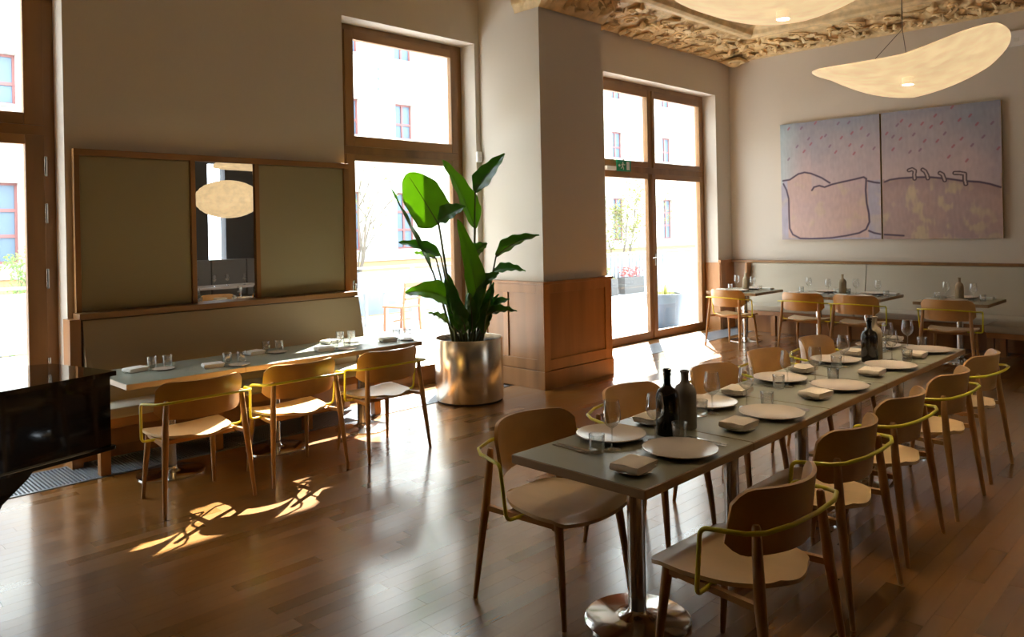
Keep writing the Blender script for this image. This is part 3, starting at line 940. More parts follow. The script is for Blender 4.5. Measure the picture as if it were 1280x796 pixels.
for i, (x, y, rz) in enumerate(((9.66, 5.43, -0.12), (9.70, 4.38, 0.0), (9.68, 3.69, 0.0), (9.62, 2.64, 0.04))):
    copy_thing(proto, far_l[i], (x + OY, y, 0), -PI / 2 + rz, gF)

# ------------------------------------------------------------------ tables
def make_table(label, loc, w, d, top_m, edge_m, group, base_r=0.23, col_r=0.038):
    t = thing('dining_table', label, 'table', loc, 0, group)
    part('tabletop', MB().box((-w / 2, -d / 2, 0.705), (w / 2, d / 2, 0.741), 0.004), edge_m, t)
    part('laminate_surface', MB().box((-w / 2 + 0.004, -d / 2 + 0.004, 0.735), (w / 2 - 0.004, d / 2 - 0.004, 0.7425)), top_m, t)
    part('column', MB().lathe([(col_r, 0.02), (col_r, 0.69)], 28), 'steel', t)
    part('mounting_plate', MB().box((-0.17, -0.17, 0.690), (0.17, 0.17, 0.706), 0.003), 'steel', t)
    part('base_disc', MB().lathe([(base_r, 0), (base_r, 0.008), (base_r - 0.012, 0.013), (0.10, 0.022), (0.05, 0.034), (0.039, 0.05)], 44), 'chrome', t)
    return t
g = 'square tables pushed together as the long table'
for i in range(5):
    make_table(f'grey green topped steel pedestal table, {ORD[i]} from near end of the long row', (2.305 + 0.415 + 0.829 * i, 1.97, 0), 0.828, 0.685, 'lam', 'lamedge', g)
g = 'tables along the wall bench'
for i, nm in enumerate(('end by the black piano', 'middle', 'end by the potted plant')):
    make_table(f'pale green topped pedestal table at the wall bench, {nm}', (2.165 + 0.817 * i, 5.65, 0), 0.816, 0.70, 'lamL', 'lamedge', g)
g = 'tables by the long banquette'
ft = [((10.47, 5.53, 0), 0.86, 0.78, 'far square pedestal table nearest the glazed double door'),
      ((10.47, 4.43, 0), 0.86, 0.64, 'far pedestal table, window end of the pair under the painting'),
      ((10.47, 3.785, 0), 0.86, 0.64, 'far pedestal table, room end of the pair under the painting'),
      ((10.42, 2.68, 0), 0.86, 0.80, 'far pedestal table nearest the upholstered bench end')]
for loc, w, d, lb in ft:
    make_table(lb, loc, w, d, 'lam', 'lamedge', g)

# ------------------------------------------------------------------ tableware prototypes
ZT = 0.7435
plate_me = MB().lathe([(0.0, 0.0), (0.085, 0.0), (0.10, 0.004), (0.156, 0.020), (0.160, 0.022), (0.158, 0.025), (0.150, 0.0235), (0.105, 0.010), (0.0, 0.008)], 48).mesh('dinner_plate', 'plate')
side_me = MB().lathe([(0.0, 0.0), (0.05, 0.0), (0.075, 0.009), (0.077, 0.011), (0.073, 0.012), (0.05, 0.005), (0.0, 0.004)], 32).mesh('side_plate', 'plate')
wine_prof = [(0.0, 0.001), (0.034, 0.001), (0.036, 0.003), (0.02, 0.006), (0.006, 0.011), (0.0035, 0.02), (0.0033, 0.085), (0.006, 0.094), (0.022, 0.104), (0.036, 0.120), (0.041, 0.138), (0.040, 0.160), (0.033, 0.212), (0.0325, 0.214)]
wine_me = MB().shell(wine_prof, 28).mesh('wine_glass', 'glass')
tumb_me = MB().shell([(0.0, 0.003), (0.028, 0.003), (0.031, 0.010), (0.035, 0.082), (0.0345, 0.083), (0.033, 0.081), (0.029, 0.016), (0.0, 0.014)], 26).mesh('tumbler', 'glass')
def napkin_me(w, d, m):
    prof = []
    # folded stack seen from its side: closed fold at -x, three open plies at +x
    top = [(-w / 2 + 0.007, 0.0305), (0, 0.0315), (w / 2 - 0.005, 0.030), (w / 2, 0.027), (w / 2 - 0.002, 0.0215), (w / 2 - 0.03, 0.021), (w / 2 - 0.006, 0.019), (w / 2 - 0.004, 0.012), (w / 2 - 0.03, 0.0105), (w / 2 - 0.01, 0.009), (w / 2 - 0.012, 0.001), (-w / 2 + 0.012, 0.001), (-w / 2 + 0.001, 0.009), (-w / 2, 0.018), (-w / 2 + 0.004, 0.026)]
    mb = MB()
    n = len(top)
    NS = 10
    v = []
    for j in range(NS + 1):
        yy = -d / 2 + d * j / NS
        e = 1 - 0.07 * abs(2 * j / NS - 1) ** 6
        for (x, z) in top:
            v.append((x * (0.985 + 0.015 * math.sin(j * 1.1)), yy + 0.004 * math.sin(x * 40), z * e + 0.0015 * math.sin(x * 50 + j)))
    f = [tuple(range(n))[::-1], tuple(range(NS * n, NS * n + n))]
    for j in range(NS):
        for i in range(n):
            a, b = j * n + i, j * n + (i + 1) % n
            f.append((a, b, b + n, a + n))
    return mb.add(v, f, True).mesh('folded_napkin', m)
nap_me = napkin_me(0.165, 0.125, 'napkin')
napw_me = napkin_me(0.15, 0.11, 'napw')
kn = MB().prism([(-0.008, -0.11), (0.008, -0.11), (0.0075, -0.02), (0.010, 0.0), (0.011, 0.08), (0.004, 0.112), (-0.007, 0.10), (-0.008, 0.0)], 0, 0.003)
knife_me = kn.mesh('table_knife', 'chrome')
fk = MB().prism([(-0.006, -0.105), (0.006, -0.105), (0.0035, 0.03), (0.012, 0.05), (0.012, 0.062), (-0.012, 0.062), (-0.012, 0.05), (-0.0035, 0.03)], 0, 0.003)
for k in range(4):
    fk.box((-0.0115 + 0.0063 * k, 0.062, 0.0), (-0.0085 + 0.0063 * k, 0.10, 0.003))
fork_me = fk.mesh('table_fork', 'chrome')

def item(name, me, lb, cat, loc, rz, group):
    return tag(link(name, me, None, loc, rz), lb, cat, group)

# ------------------------------------------------------------------ long table settings
XS = [2.79, 3.63, 4.49, 5.33, 6.16]
for side in (0, 1):
    sname = ('window side', 'room side')[side]
    f = 1 if side == 0 else -1          # +1: seat at +Y facing -Y, plates at +Y
    py = 1.97 + f * 0.185
    rot = PI if side == 0 else 0.0
    for i, x in enumerate(XS):
        o_ = ORD[i]
        end = f'{o_} setting from near end, {sname} of long table'
        item('dinner_plate', plate_me, f'large beige dinner plate, {end}', 'plate', (x, py - (0.005 if side == 0 else 0), ZT), 0, 'dinner plates on the long table')
        nx = x + f * 0.335
        item('side_plate', side_me, f'small plate under napkin, {end}', 'plate', (nx, py, ZT), 0, 'side plates on the long table')
        item('folded_napkin', nap_me, f'folded beige napkin, {end}', 'napkin', (nx, py - 0.002, ZT + 0.0125), rot + 0.10 * math.sin(i * 2 + side), 'napkins on the long table')
        kx = x - f * 0.205
        if side == 0 and i == 0:
            kx -= 0.03
        item('table_knife', knife_me, f'steel table knife, {end}', 'knife', (kx, py + 0.01, ZT), rot + 0.03, 'knives on the long table')
        item('table_fork', fork_me, f'steel table fork, {end}', 'fork', (kx - f * 0.028, py + 0.015, ZT), rot - 0.02, 'forks on the long table')
        if side == 0:
            wx, wy, tx, ty = x - 0.15, 2.03, x - 0.235, 2.045
        else:
            wx, wy, tx, ty = x + 0.085, 1.965, x + 0.155, 1.885
            if i == 3:
                wx, wy, tx, ty = x + 0.285, 1.87, x + 0.31, 1.78
        item('wine_glass', wine_me, f'clear stemmed wine glass, {end}', 'wine glass', (wx, wy, ZT), 0, 'wine glasses on the long table')
        item('tumbler', tumb_me, f'low clear water tumbler, {end}', 'tumbler', (tx, ty, ZT), 0, 'tumblers on the long table')

def bottle_prof(r, h, nr):
    sh = h * 0.60
    return [(0.0, 0.0), (r * 0.94, 0.0), (r, 0.006), (r, sh), (r * 0.97, sh + 0.012), (r * 0.80, sh + 0.035), (nr * 1.35, h * 0.77), (nr, h * 0.82), (nr, h * 0.955), (nr * 1.15, h * 0.96), (nr * 1.15, h * 0.995), (nr * 0.8, h), (nr * 0.7, h * 0.97), (0.0, h * 0.965)]
def bottle(name, lb, loc, r, h, nr, m, stopper=None):
    o = tag(link(name, MB().lathe(bottle_prof(r, h, nr), 36).mesh(name, m), None, loc), lb, 'bottle')
    if stopper:
        part('stopper', MB().lathe([(nr * 0.8, h - 0.01), (nr * 0.85, h + 0.002), (nr * 1.2, h + 0.004), (nr * 1.2, h + 0.016), (nr * 0.9, h + 0.02), (0, h + 0.02)], 20), stopper, o)
    return o
bottle('oil_bottle', 'black glass bottle beside grey flask at near end of long table', (3.005, 1.985, ZT), 0.054, 0.285, 0.016, 'black', 'black')
bottle('water_flask', 'grey stoneware flask beside black bottle at near end of long table', (3.155, 1.985, ZT), 0.053, 0.275, 0.019, 'grey')
bottle('oil_bottle', 'black glass bottle beside tan flask towards far end of long table', (5.48, 1.97, ZT), 0.054, 0.285, 0.016, 'black', 'black')
bottle('water_flask', 'tan stoneware flask beside black bottle towards far end of long table', (5.62, 1.985, ZT), 0.050, 0.30, 0.019, 'tan')

# ------------------------------------------------------------------ settings on the wall bench tables
gl = 'tableware on the wall bench tables'
lset = [(1.98, 5.78, 'at bench side by the piano'), (2.42, 5.50, 'at chair side, first from piano'), (2.90, 5.82, 'at bench side, second from piano'), (3.36, 5.52, 'at chair side, second from piano'), (3.62, 5.85, 'at bench side, nearest plant'), (4.02, 5.55, 'at chair side, nearest plant')]
for i, (x, y, w) in enumerate(lset):
    item('folded_napkin', napw_me, f'white folded napkin on wall bench table, {w}', 'napkin', (x, y, ZT), 0.2 * (-1) ** i, 'white napkins on the wall bench tables')
    item('tumbler', tumb_me, f'nearer clear tumbler on wall bench table, {w}', 'tumbler', (x + 0.13, y + 0.05, ZT), 0, 'tumblers on the wall bench tables')
    item('tumbler', tumb_me, f'farther clear tumbler on wall bench table, {w}', 'tumbler', (x + 0.23, y + 0.02, ZT), 0, 'tumblers on the wall bench tables')
    item('table_knife', knife_me, f'steel knife on wall bench table, {w}', 'knife', (x + 0.10, y - 0.06, ZT), 1.2, 'knives on the wall bench tables')
    item('side_plate', side_me, f'small beige plate on wall bench table, {w}', 'plate', (x + 0.16, y - 0.09, ZT), 0, 'small plates on the wall bench tables')

# ------------------------------------------------------------------ settings on the far tables
fn = ['far table nearest the glazed door', 'window end of far double table', 'room end of far double table', 'far table by the upholstered bench end']
for i, (loc, w, d, lb) in enumerate(ft):
    cx, cy = loc[0], loc[1]
    for j, dx in enumerate((-0.24, 0.24)):
        sd_ = ('chair side', 'banquette side')[j]
        f = 1 if j else -1
        item('dinner_plate', plate_me, f'white plate on {fn[i]}, {sd_}', 'plate', (cx + dx, cy, ZT), 0, 'plates on the far tables')
        item('folded_napkin', napw_me, f'white folded napkin on {fn[i]}, {sd_}', 'napkin', (cx + dx, cy - f * 0.24, ZT), PI / 2 * f, 'napkins on the far tables')
        item('table_knife', knife_me, f'steel knife on {fn[i]}, {sd_}', 'knife', (cx + dx, cy + f * 0.20, ZT), PI / 2, 'knives on the far tables')
        item('wine_glass', wine_me, f'clear wine glass on {fn[i]}, {sd_}', 'wine glass', (cx + dx * 0.35, cy + f * 0.17, ZT), 0, 'wine glasses on the far tables')
        item('tumbler', tumb_me, f'clear tumbler on {fn[i]}, {sd_}', 'tumbler', (cx + dx * 0.2, cy + f * 0.26, ZT), 0, 'tumblers on the far tables')
bottle('water_flask', 'slim tan stoneware flask on far table nearest the glazed door', (10.45, 5.50, ZT), 0.045, 0.26, 0.016, 'tan')
bottle('water_flask', 'tan stoneware flask on the far double table under the painting', (10.47, 4.10, ZT), 0.048, 0.275, 0.016, 'tan')
bottle('water_flask', 'tan stoneware flask on far table by the upholstered bench end', (10.42, 2.68, ZT), 0.048, 0.275, 0.016, 'tan')
item('ceramic_bowl', MB().lathe([(0, 0), (0.03, 0), (0.055, 0.045), (0.057, 0.048), (0.052, 0.046), (0.028, 0.008), (0, 0.007)], 28).mesh('ceramic_bowl', 'white'), 'small white ceramic bowl on far table by the upholstered bench end', 'bowl', (10.25, 2.48, ZT), 0, None) if False else None

# ------------------------------------------------------------------ wall bench (left)
b = thing('wall_bench', 'long grey brown upholstered bench along the wall under the mirror', 'bench', (0, 0, 0))
part('backrest', MB().prism([(6.17, 0.47), (6.30, 1.085), (6.32, 1.092), (6.42, 1.092), (6.42, 0.47)], 1.79, 4.225, 'x'), 'brownfab', b)
part('backrest_trim', MB().box((1.765, YW - 0.17, 1.095), (4.20, YW - 0.0, 1.14), 0.005), 'woodH', b)
part('seat_cushion', MB().box((1.79, 5.90, 0.40), (4.225, 6.22, 0.48), 0.02), 'bench', b)
part('seat_frame', MB().box((1.79, 5.925, 0.33), (4.225, 6.30, 0.40), 0.004), 'wains', b)
part('back_panel', MB().box((1.79, 6.36, 0.10), (4.22, 6.40, 0.47)), 'wains', b)
for x in (1.82, 2.65, 3.45, 4.17):
    part('leg', MB().box((x - 0.035, 5.935, 0.003), (x + 0.035, 6.005, 0.33), 0.004), 'wains', b)

# panelling with mirror
mp = thing('mirror_panelling', 'oak framed panelling of two olive padded panels with a narrow mirror between', 'wall panel', (0, 0, 0))
PY = YW
part('top_rail', MB().box((1.775, PY - 0.06, 2.335), (4.20, PY, 2.385), 0.004), 'woodH', mp)
for x0, x1 in ((1.775, 1.815), (2.655, 2.695), (3.225, 3.265), (4.145, 4.20)):
    part('stile', MB().box((x0, PY - 0.058, 1.141), (x1, PY, 2.336), 0.004), 'wood', mp)
part('upholstered_panel', MB().box((1.815, PY - 0.04, 1.142), (2.655, PY, 2.335), 0.012), 'olive', mp)
part('upholstered_panel', MB().box((3.265, PY - 0.04, 1.142), (4.145, PY, 2.335), 0.012), 'olive', mp)
part('mirror', MB().box((2.695, PY - 0.035, 1.142), (3.225, PY, 2.335)), 'mirror', mp, label='narrow upright mirror between the padded panels')

# ------------------------------------------------------------------ banquette along the right wall
bq = thing('banquette', 'long beige upholstered banquette along the wall under the painting', 'banquette', (0, 0, 0))
ys = [6.02, 4.20, 2.0, -0.2, -2.5]
for a, c in zip(ys, ys[1:]):
    part('back_cushion', MB().prism([(11.50, 0.44), (11.63, 1.085), (11.66, 1.092), (11.78, 1.092), (11.78, 0.44)], c + 0.006, a - 0.006, 'y'), 'bench', bq)
    part('seat_cushion', MB().box((11.10, c + 0.004, 0.375), (11.55, a - 0.004, 0.465), 0.02), 'bench', bq)
part('seat_frame', MB().box((11.12, -2.5, 0.31), (11.60, 6.02, 0.375), 0.004), 'wains', bq)
part('back_panel', MB().box((11.45, -2.5, 0.003), (11.50, 6.02, 0.31)), 'wains', bq)
for y in (5.97, 5.42, 4.3, 3.2, 2.1, 0.9, -0.4, -1.6, -2.4):
    part('leg', MB().box((11.125, y - 0.035, 0.003), (11.195, y + 0.035, 0.31), 0.004), 'wains', bq)
part('end_panel', MB().box((11.48, 6.02, 0.003), (11.79, 6.05, 1.10), 0.004), 'wains', bq)
be = thing('upholstered_bench', 'beige upholstered bench end standing out from the banquette at right edge', 'bench', (0, 0, 0))
part('seat_cushion', MB().box((10.38, 1.0, 0.375), (11.09, 2.42, 0.465), 0.02), 'bench', be)
part('seat_frame', MB().box((10.40, 1.02, 0.31), (11.09, 2.40, 0.375), 0.004), 'wains', be)
for x, y in ((10.44, 2.36), (11.04, 2.36), (10.44, 1.06), (11.04, 1.06)):
    part('leg', MB().box((x - 0.035, y - 0.035, 0), (x + 0.035, y + 0.035, 0.31), 0.004), 'wains', be)

# ------------------------------------------------------------------ paintings
PA = dict(
a=[(5.504, 2.405), (5.392, 2.415), (5.253, 2.497), (5.15, 2.516), (5.05, 2.493), (4.887, 2.417), (4.759, 2.329)],
b=[(5.039, 2.23), (5.005, 2.277), (4.922, 2.296), (4.841, 2.268), (4.727, 2.304), (4.568, 2.333), (4.381, 2.363), (4.258, 2.387), (4.22, 2.36)],
c=[(4.22, 2.36), (4.232, 2.189), (4.221, 2.001), (4.193, 1.844), (4.187, 1.719), (4.237, 1.611), (4.335, 1.559), (4.521, 1.52), (4.743, 1.489), (5.071, 1.475), (5.239, 1.483), (5.358, 1.544), (5.408, 1.645), (5.414, 1.846), (5.415, 2.115), (5.447, 2.251), (5.498, 2.354)],
d=[(4.199, 2.327), (4.11, 2.3), (4.036, 2.287)], e=[(4.198, 1.588), (4.124, 1.556), (4.036, 1.537)],
f=[(3.963, 2.298), (3.89, 2.324), (3.761, 2.338), (3.537, 2.339), (3.373, 2.331), (3.134, 2.293), (2.954, 2.253), (2.752, 2.227), (2.63, 2.192), (2.509, 2.143)],
g=[(3.977, 1.53), (3.719, 1.512)],
h=[(3.632, 2.444), (3.59, 2.456), (3.554, 2.43), (3.563, 2.379), (3.559, 2.319)],
i=[(3.452, 2.44), (3.42, 2.414), (3.394, 2.353), (3.387, 2.314)],
j=[(3.233, 2.378), (3.199, 2.355), (3.174, 2.275)],
k=[(3.049, 2.366), (2.99, 2.362), (2.927, 2.346), (2.928, 2.266), (2.916, 2.208)])
DASH = [(5.393, 3.226), (5.187, 3.214), (4.962, 3.271), (5.041, 2.952), (5.073, 3.037), (5.261, 2.933), (5.15, 2.847), (4.748, 2.892), (4.66, 2.794), (4.614, 3.225), (4.457, 3.22), (4.414, 3.058), (4.18, 3.005), (4.448, 2.881), (4.274, 2.849), (4.101, 2.802), (5.402, 2.745), (4.389, 2.749), (4.809, 3.06), (4.571, 3.004), (4.275, 3.115), (4.875, 3.034), (3.606, 3.082), (3.446, 3.091), (3.333, 3.034), (3.717, 3.161), (3.835, 2.946), (3.736, 2.905), (3.559, 2.948), (3.418, 2.844), (3.256, 2.829), (3.839, 2.763), (3.613, 2.707), (3.48, 2.722), (2.956, 2.829), (3.061, 2.737), (2.831, 2.731), (3.116, 2.597), (2.898, 2.528), (2.769, 3.009), (2.697, 2.831), (2.591, 3.003), (2.849, 3.132), (2.977, 3.09), (3.199, 3.072), (3.277, 3.183), (3.064, 3.274), (2.525, 2.66), (3.921, 3.0), (3.775, 3.107), (3.162, 2.922)]
def seg_d(p, a, b):
    ax, ay = a; bx, by = b
    dx, dy = bx - ax, by - ay
    t = max(0, min(1, ((p[0] - ax) * dx + (p[1] - ay) * dy) / (dx * dx + dy * dy + 1e-9)))
    return math.hypot(p[0] - ax - t * dx, p[1] - ay - t * dy)
def hill(y):
    for key in ('f',) if y < 4.0 else ('b', 'a'):
        L = PA[key]
        for p, q in zip(L, L[1:]):
            if min(p[0], q[0]) <= y <= max(p[0], q[0]):
                t = (y - p[0]) / (q[0] - p[0] + 1e-9)
                return p[1] + t * (q[1] - p[1])
    return 2.33
def lerp3(a, b, t):
    t = max(0, min(1, t))
    return tuple(a[i] * (1 - t) + b[i] * t for i in range(3))
def sstep(e0, e1, x):
    t = max(0, min(1, (x - e0) / (e1 - e0)))
    return t * t * (3 - 2 * t)
def paint_col(y, z):
    n = noise.noise(Vector((y * 1.6, z * 1.6, 0.3)))
    n2 = noise.noise(Vector((y * 7, z * 7, 2.3)))
    n3 = noise.noise(Vector((y * 30, z * 12, 5.3)))
    h = hill(y)
    if z > h:
        t = (z - h) / (3.3 - h)
        sky = lerp3((0.52, 0.40, 0.40), (0.28, 0.285, 0.335), t * 1.05 + n * 0.35 + n2 * 0.12 - 0.1)
        c = lerp3(sky, (0.42, 0.58, 0.62), sstep(5.1, 5.6, y) * 0.6)
        c = lerp3(c, (0.22, 0.23, 0.30), sstep(2.9, 2.4, y) * 0.35 + sstep(3.12, 3.32, z) * 0.35)
    else:
        c = lerp3((0.58, 0.40, 0.34), (0.50, 0.36, 0.36), 0.5 + n * 0.9 + n2 * 0.3)
        if y < 4.0:
            c = lerp3((0.46, 0.31, 0.27), (0.40, 0.29, 0.30), 0.5 + n * 0.9 + n2 * 0.4)
            c = lerp3(c, (0.55, 0.42, 0.28), 0.5 * sstep(0.15, 0.5, n2 + n3 * 0.6) * sstep(0.9, 0.2, abs(y - 3.3)))
            c = lerp3(c, (0.26, 0.17, 0.17), sstep(0.22, 0.0, h - z) * 0.45)
        elif y < 4.2 or y > 5.43 or z < 1.49:
            c = (0.42, 0.38, 0.46)
        c = lerp3(c, (0.64, 0.52, 0.30), 0.35 * sstep(0.1, 0.6, n2))
    c = tuple(max(0, q * (1 + 0.10 * n3)) for q in c)
    d = min(seg_d((y, z), p, q) for L in (PA['a'], PA['b'], PA['c'], PA['d'], PA['e'], PA['f'], PA['g']) for p, q in zip(L, L[1:]))
    c = lerp3((0.07, 0.045, 0.08), c, sstep(0.005, 0.022, d))
    dw = min(seg_d((y, z), p, q) for L in (PA['h'], PA['i'], PA['j'], PA['k']) for p, q in zip(L, L[1:]))
    c = lerp3(c, (0.08, 0.05, 0.06), sstep(0.034, 0.026, dw))
    c = lerp3(c, (0.50, 0.38, 0.36), sstep(0.014, 0.008, dw))
    for q in DASH:
        if abs(y - q[0]) < 0.06 and abs(z - q[1]) < 0.06:
            dd = seg_d((y, z), (q[0] + 0.011, q[1] - 0.014), (q[0] - 0.011, q[1] + 0.012))
            dc = (0.36, 0.05, 0.09) if (q[0] * 37 % 1) < 0.6 else (0.20, 0.08, 0.16)
            c = lerp3(dc, c, 0.35 + 0.65 * sstep(0.007, 0.020, dd))
    return c
def canvas(lb, ya, yb):
    t = thing('painting', lb, 'painting', (XW - 0.001, 0, 0))
    z0, z1 = 1.465, 3.30
    part('stretcher', MB().box((-0.055, yb, z0), (0.0, ya, z1)), 'gold', t)
    nu, nv = 210, 240
    mb = MB().grid(lambda u, v: (-0.0565, ya - (ya - yb) * u, z0 + (z1 - z0) * v), nu, nv, False)
    me = mb.mesh('painted_canvas', 'paint')
    at = me.color_attributes.new('paint', 'FLOAT_COLOR', 'POINT')
    buf = []
    for p in mb.v:
        buf += [*paint_col(p[1], p[2]), 1.0]
    at.data.foreach_set('color', buf)
    o = link('painted_canvas', me, t)
canvas('narrower painted canvas of a pink rounded hill under blue sky with red flecks', 5.535, 4.02)
canvas('wider painted canvas of a pink hill with four small curled shapes on its crest', 3.995, 2.49)

# ------------------------------------------------------------------ pendant lamps
def pendant(lb, loc, Rr, axis_dir, tw, sag):
    t = thing('pendant_lamp', lb, 'lamp', loc, 0)
    ax = Vector(axis_dir).normalized()
    side = ax.cross(Vector((0, 0, 1))).normalized()
    upv = side.cross(ax).normalized()
    def fn(u, v):
        s = u * 2 - 1
        w = Rr * math.sqrt(max(0.0, 1 - s * s))
        k = v * 2 - 1
        q = u * (len(tw) - 1)
        iq = min(int(q), len(tw) - 2)
        th = tw[iq] + (tw[iq + 1] - tw[iq]) * (q - iq)
        dirn = side * math.cos(th) - upv * math.sin(th)
        p = ax * (Rr * s) + dirn * (w * k) + upv * ((1 - k * k) * -0.12 * w - sag * (1 - s * s))
        return tuple(p)
    part('paper_shade', MB().slab(fn, 56, 28, 0.012), 'lampA', t, label='glowing twisted paper shade')
    q0 = Vector(fn(0.5, 0.5))
    part('led_diffuser', MB().lathe([(0.0, -0.012), (0.030, -0.012), (0.032, -0.008)], 24, tuple(q0)), 'led', t)  # small glowing disc added beneath the shade, throws extra light on the table
    part('baffle_ring', MB().lathe([(0.0335, -0.004), (0.0335, -0.052), (0.0365, -0.052), (0.0365, -0.004)], 32, tuple(q0)), 'lampA', t)  # added ring that screens the extra glowing disc from the camera
    ring = [Vector(fn(i / 40, 0)) for i in range(41)] + [Vector(fn(1 - i / 40, 1)) for i in range(1, 40)]
    part('rim_wire', MB().tube(ring + [ring[0]], 0.005, 6), 'lampB', t)
    apex = Vector((-0.02, 0.02, 0.24))
    a, c = Vector(fn(0.28, 0.30)), Vector(fn(0.70, 0.12))
    part('suspension_wire', MB().tube([a, apex], 0.0022, 5), 'cable', t)
    part('suspension_wire', MB().tube([c, apex], 0.0022, 5), 'cable', t)
    part('cable', MB().tube([apex, apex + Vector((0, 0, ZC - loc[2] - 0.26))], 0.003, 6), 'cable', t)
    part('ceiling_rose', MB().lathe([(0.05, -0.03), (0.055, 0)], 20, (apex.x, apex.y, ZC - loc[2])), 'plastic', t)
    return t
pendant('glowing twisted paper pendant hanging before the painting over far end of long table', (5.60, 1.73, 2.775), 0.60, (0.70, -0.71, 0.035), (0.12, 0.05, -0.12, -0.27, -0.30), 0.015)
pendant('glowing twisted paper pendant cut by the top of the picture', (4.14, 1.93, 3.06), 0.60, (0.66, -0.75, 0.06), (0.20, 0.12, 0.02, -0.06, -0.10), 0.08)
ln = thing('paper_lantern', 'round glowing paper lantern seen only as a reflection in the mirror', 'lamp', (6.55, -1.25, 2.40))
pr = []
for i in range(33):
    a = -PI / 2 + PI * i / 32
    pr.append((max(0.001, 0.60 * math.cos(a) * (1 + 0.012 * math.cos(i * PI))), 0.36 * math.sin(a)))
part('paper_shade', MB().lathe(pr, 48), 'lampB', ln)
part('cable', MB().tube([(0, 0, 0.36), (0, 0, ZC - 2.406)], 0.004, 6), 'cable', ln)

# ------------------------------------------------------------------ opposite end seen in the mirror
ob = thing('opposite_banquette', 'dark grey tall padded banquette along the opposite wall, seen in the mirror', 'banquette', (0, 0, 0))
for k in range(6):
    part('back_cushion', MB().box((5.2 + 0.75 * k, -2.55, 0.46), (5.935 + 0.75 * k, -2.36, 1.22), 0.02), 'greyfab', ob)
part('seat_cushion', MB().box((5.2, -2.40, 0.36), (9.69, -1.95, 0.46), 0.02), 'greyfab', ob)
part('plinth', MB().box((5.22, -2.5, 0), (9.67, -2.02, 0.36)), 'wains', ob)
tb = make_table('pale topped pedestal table before the opposite banquette, seen in the mirror', (6.35, -1.62, 0), 0.9, 0.70, 'lamL', 'lamedge', None) if False else None
t = thing('opposite_table', 'pale table with glasses at the opposite banquette, seen in the mirror', 'table', (6.45, -1.55, 0))
part('tabletop', MB().box((-0.85, -0.36, 0.70), (0.85, 0.36, 0.742), 0.004), 'plate', t)
for x in (-0.45, 0.45):
    part('column', MB().lathe([(0.04, 0.02), (0.04, 0.70)], 20, (x, 0, 0)), 'steel', t)
    part('base_disc', MB().lathe([(0.23, 0), (0.23, 0.01), (0.04, 0.03)], 28, (x, 0, 0)), 'chrome', t)
for k, x in enumerate((6.02, 6.32, 6.62, 6.92)):
    item('wine_glass', wine_me, f'wine glass seen in the mirror, {ORD[k]} from its piano side', 'wine glass', (x, -1.5 + 0.1 * (k % 2), ZT), 0, 'wine glasses seen in the mirror')

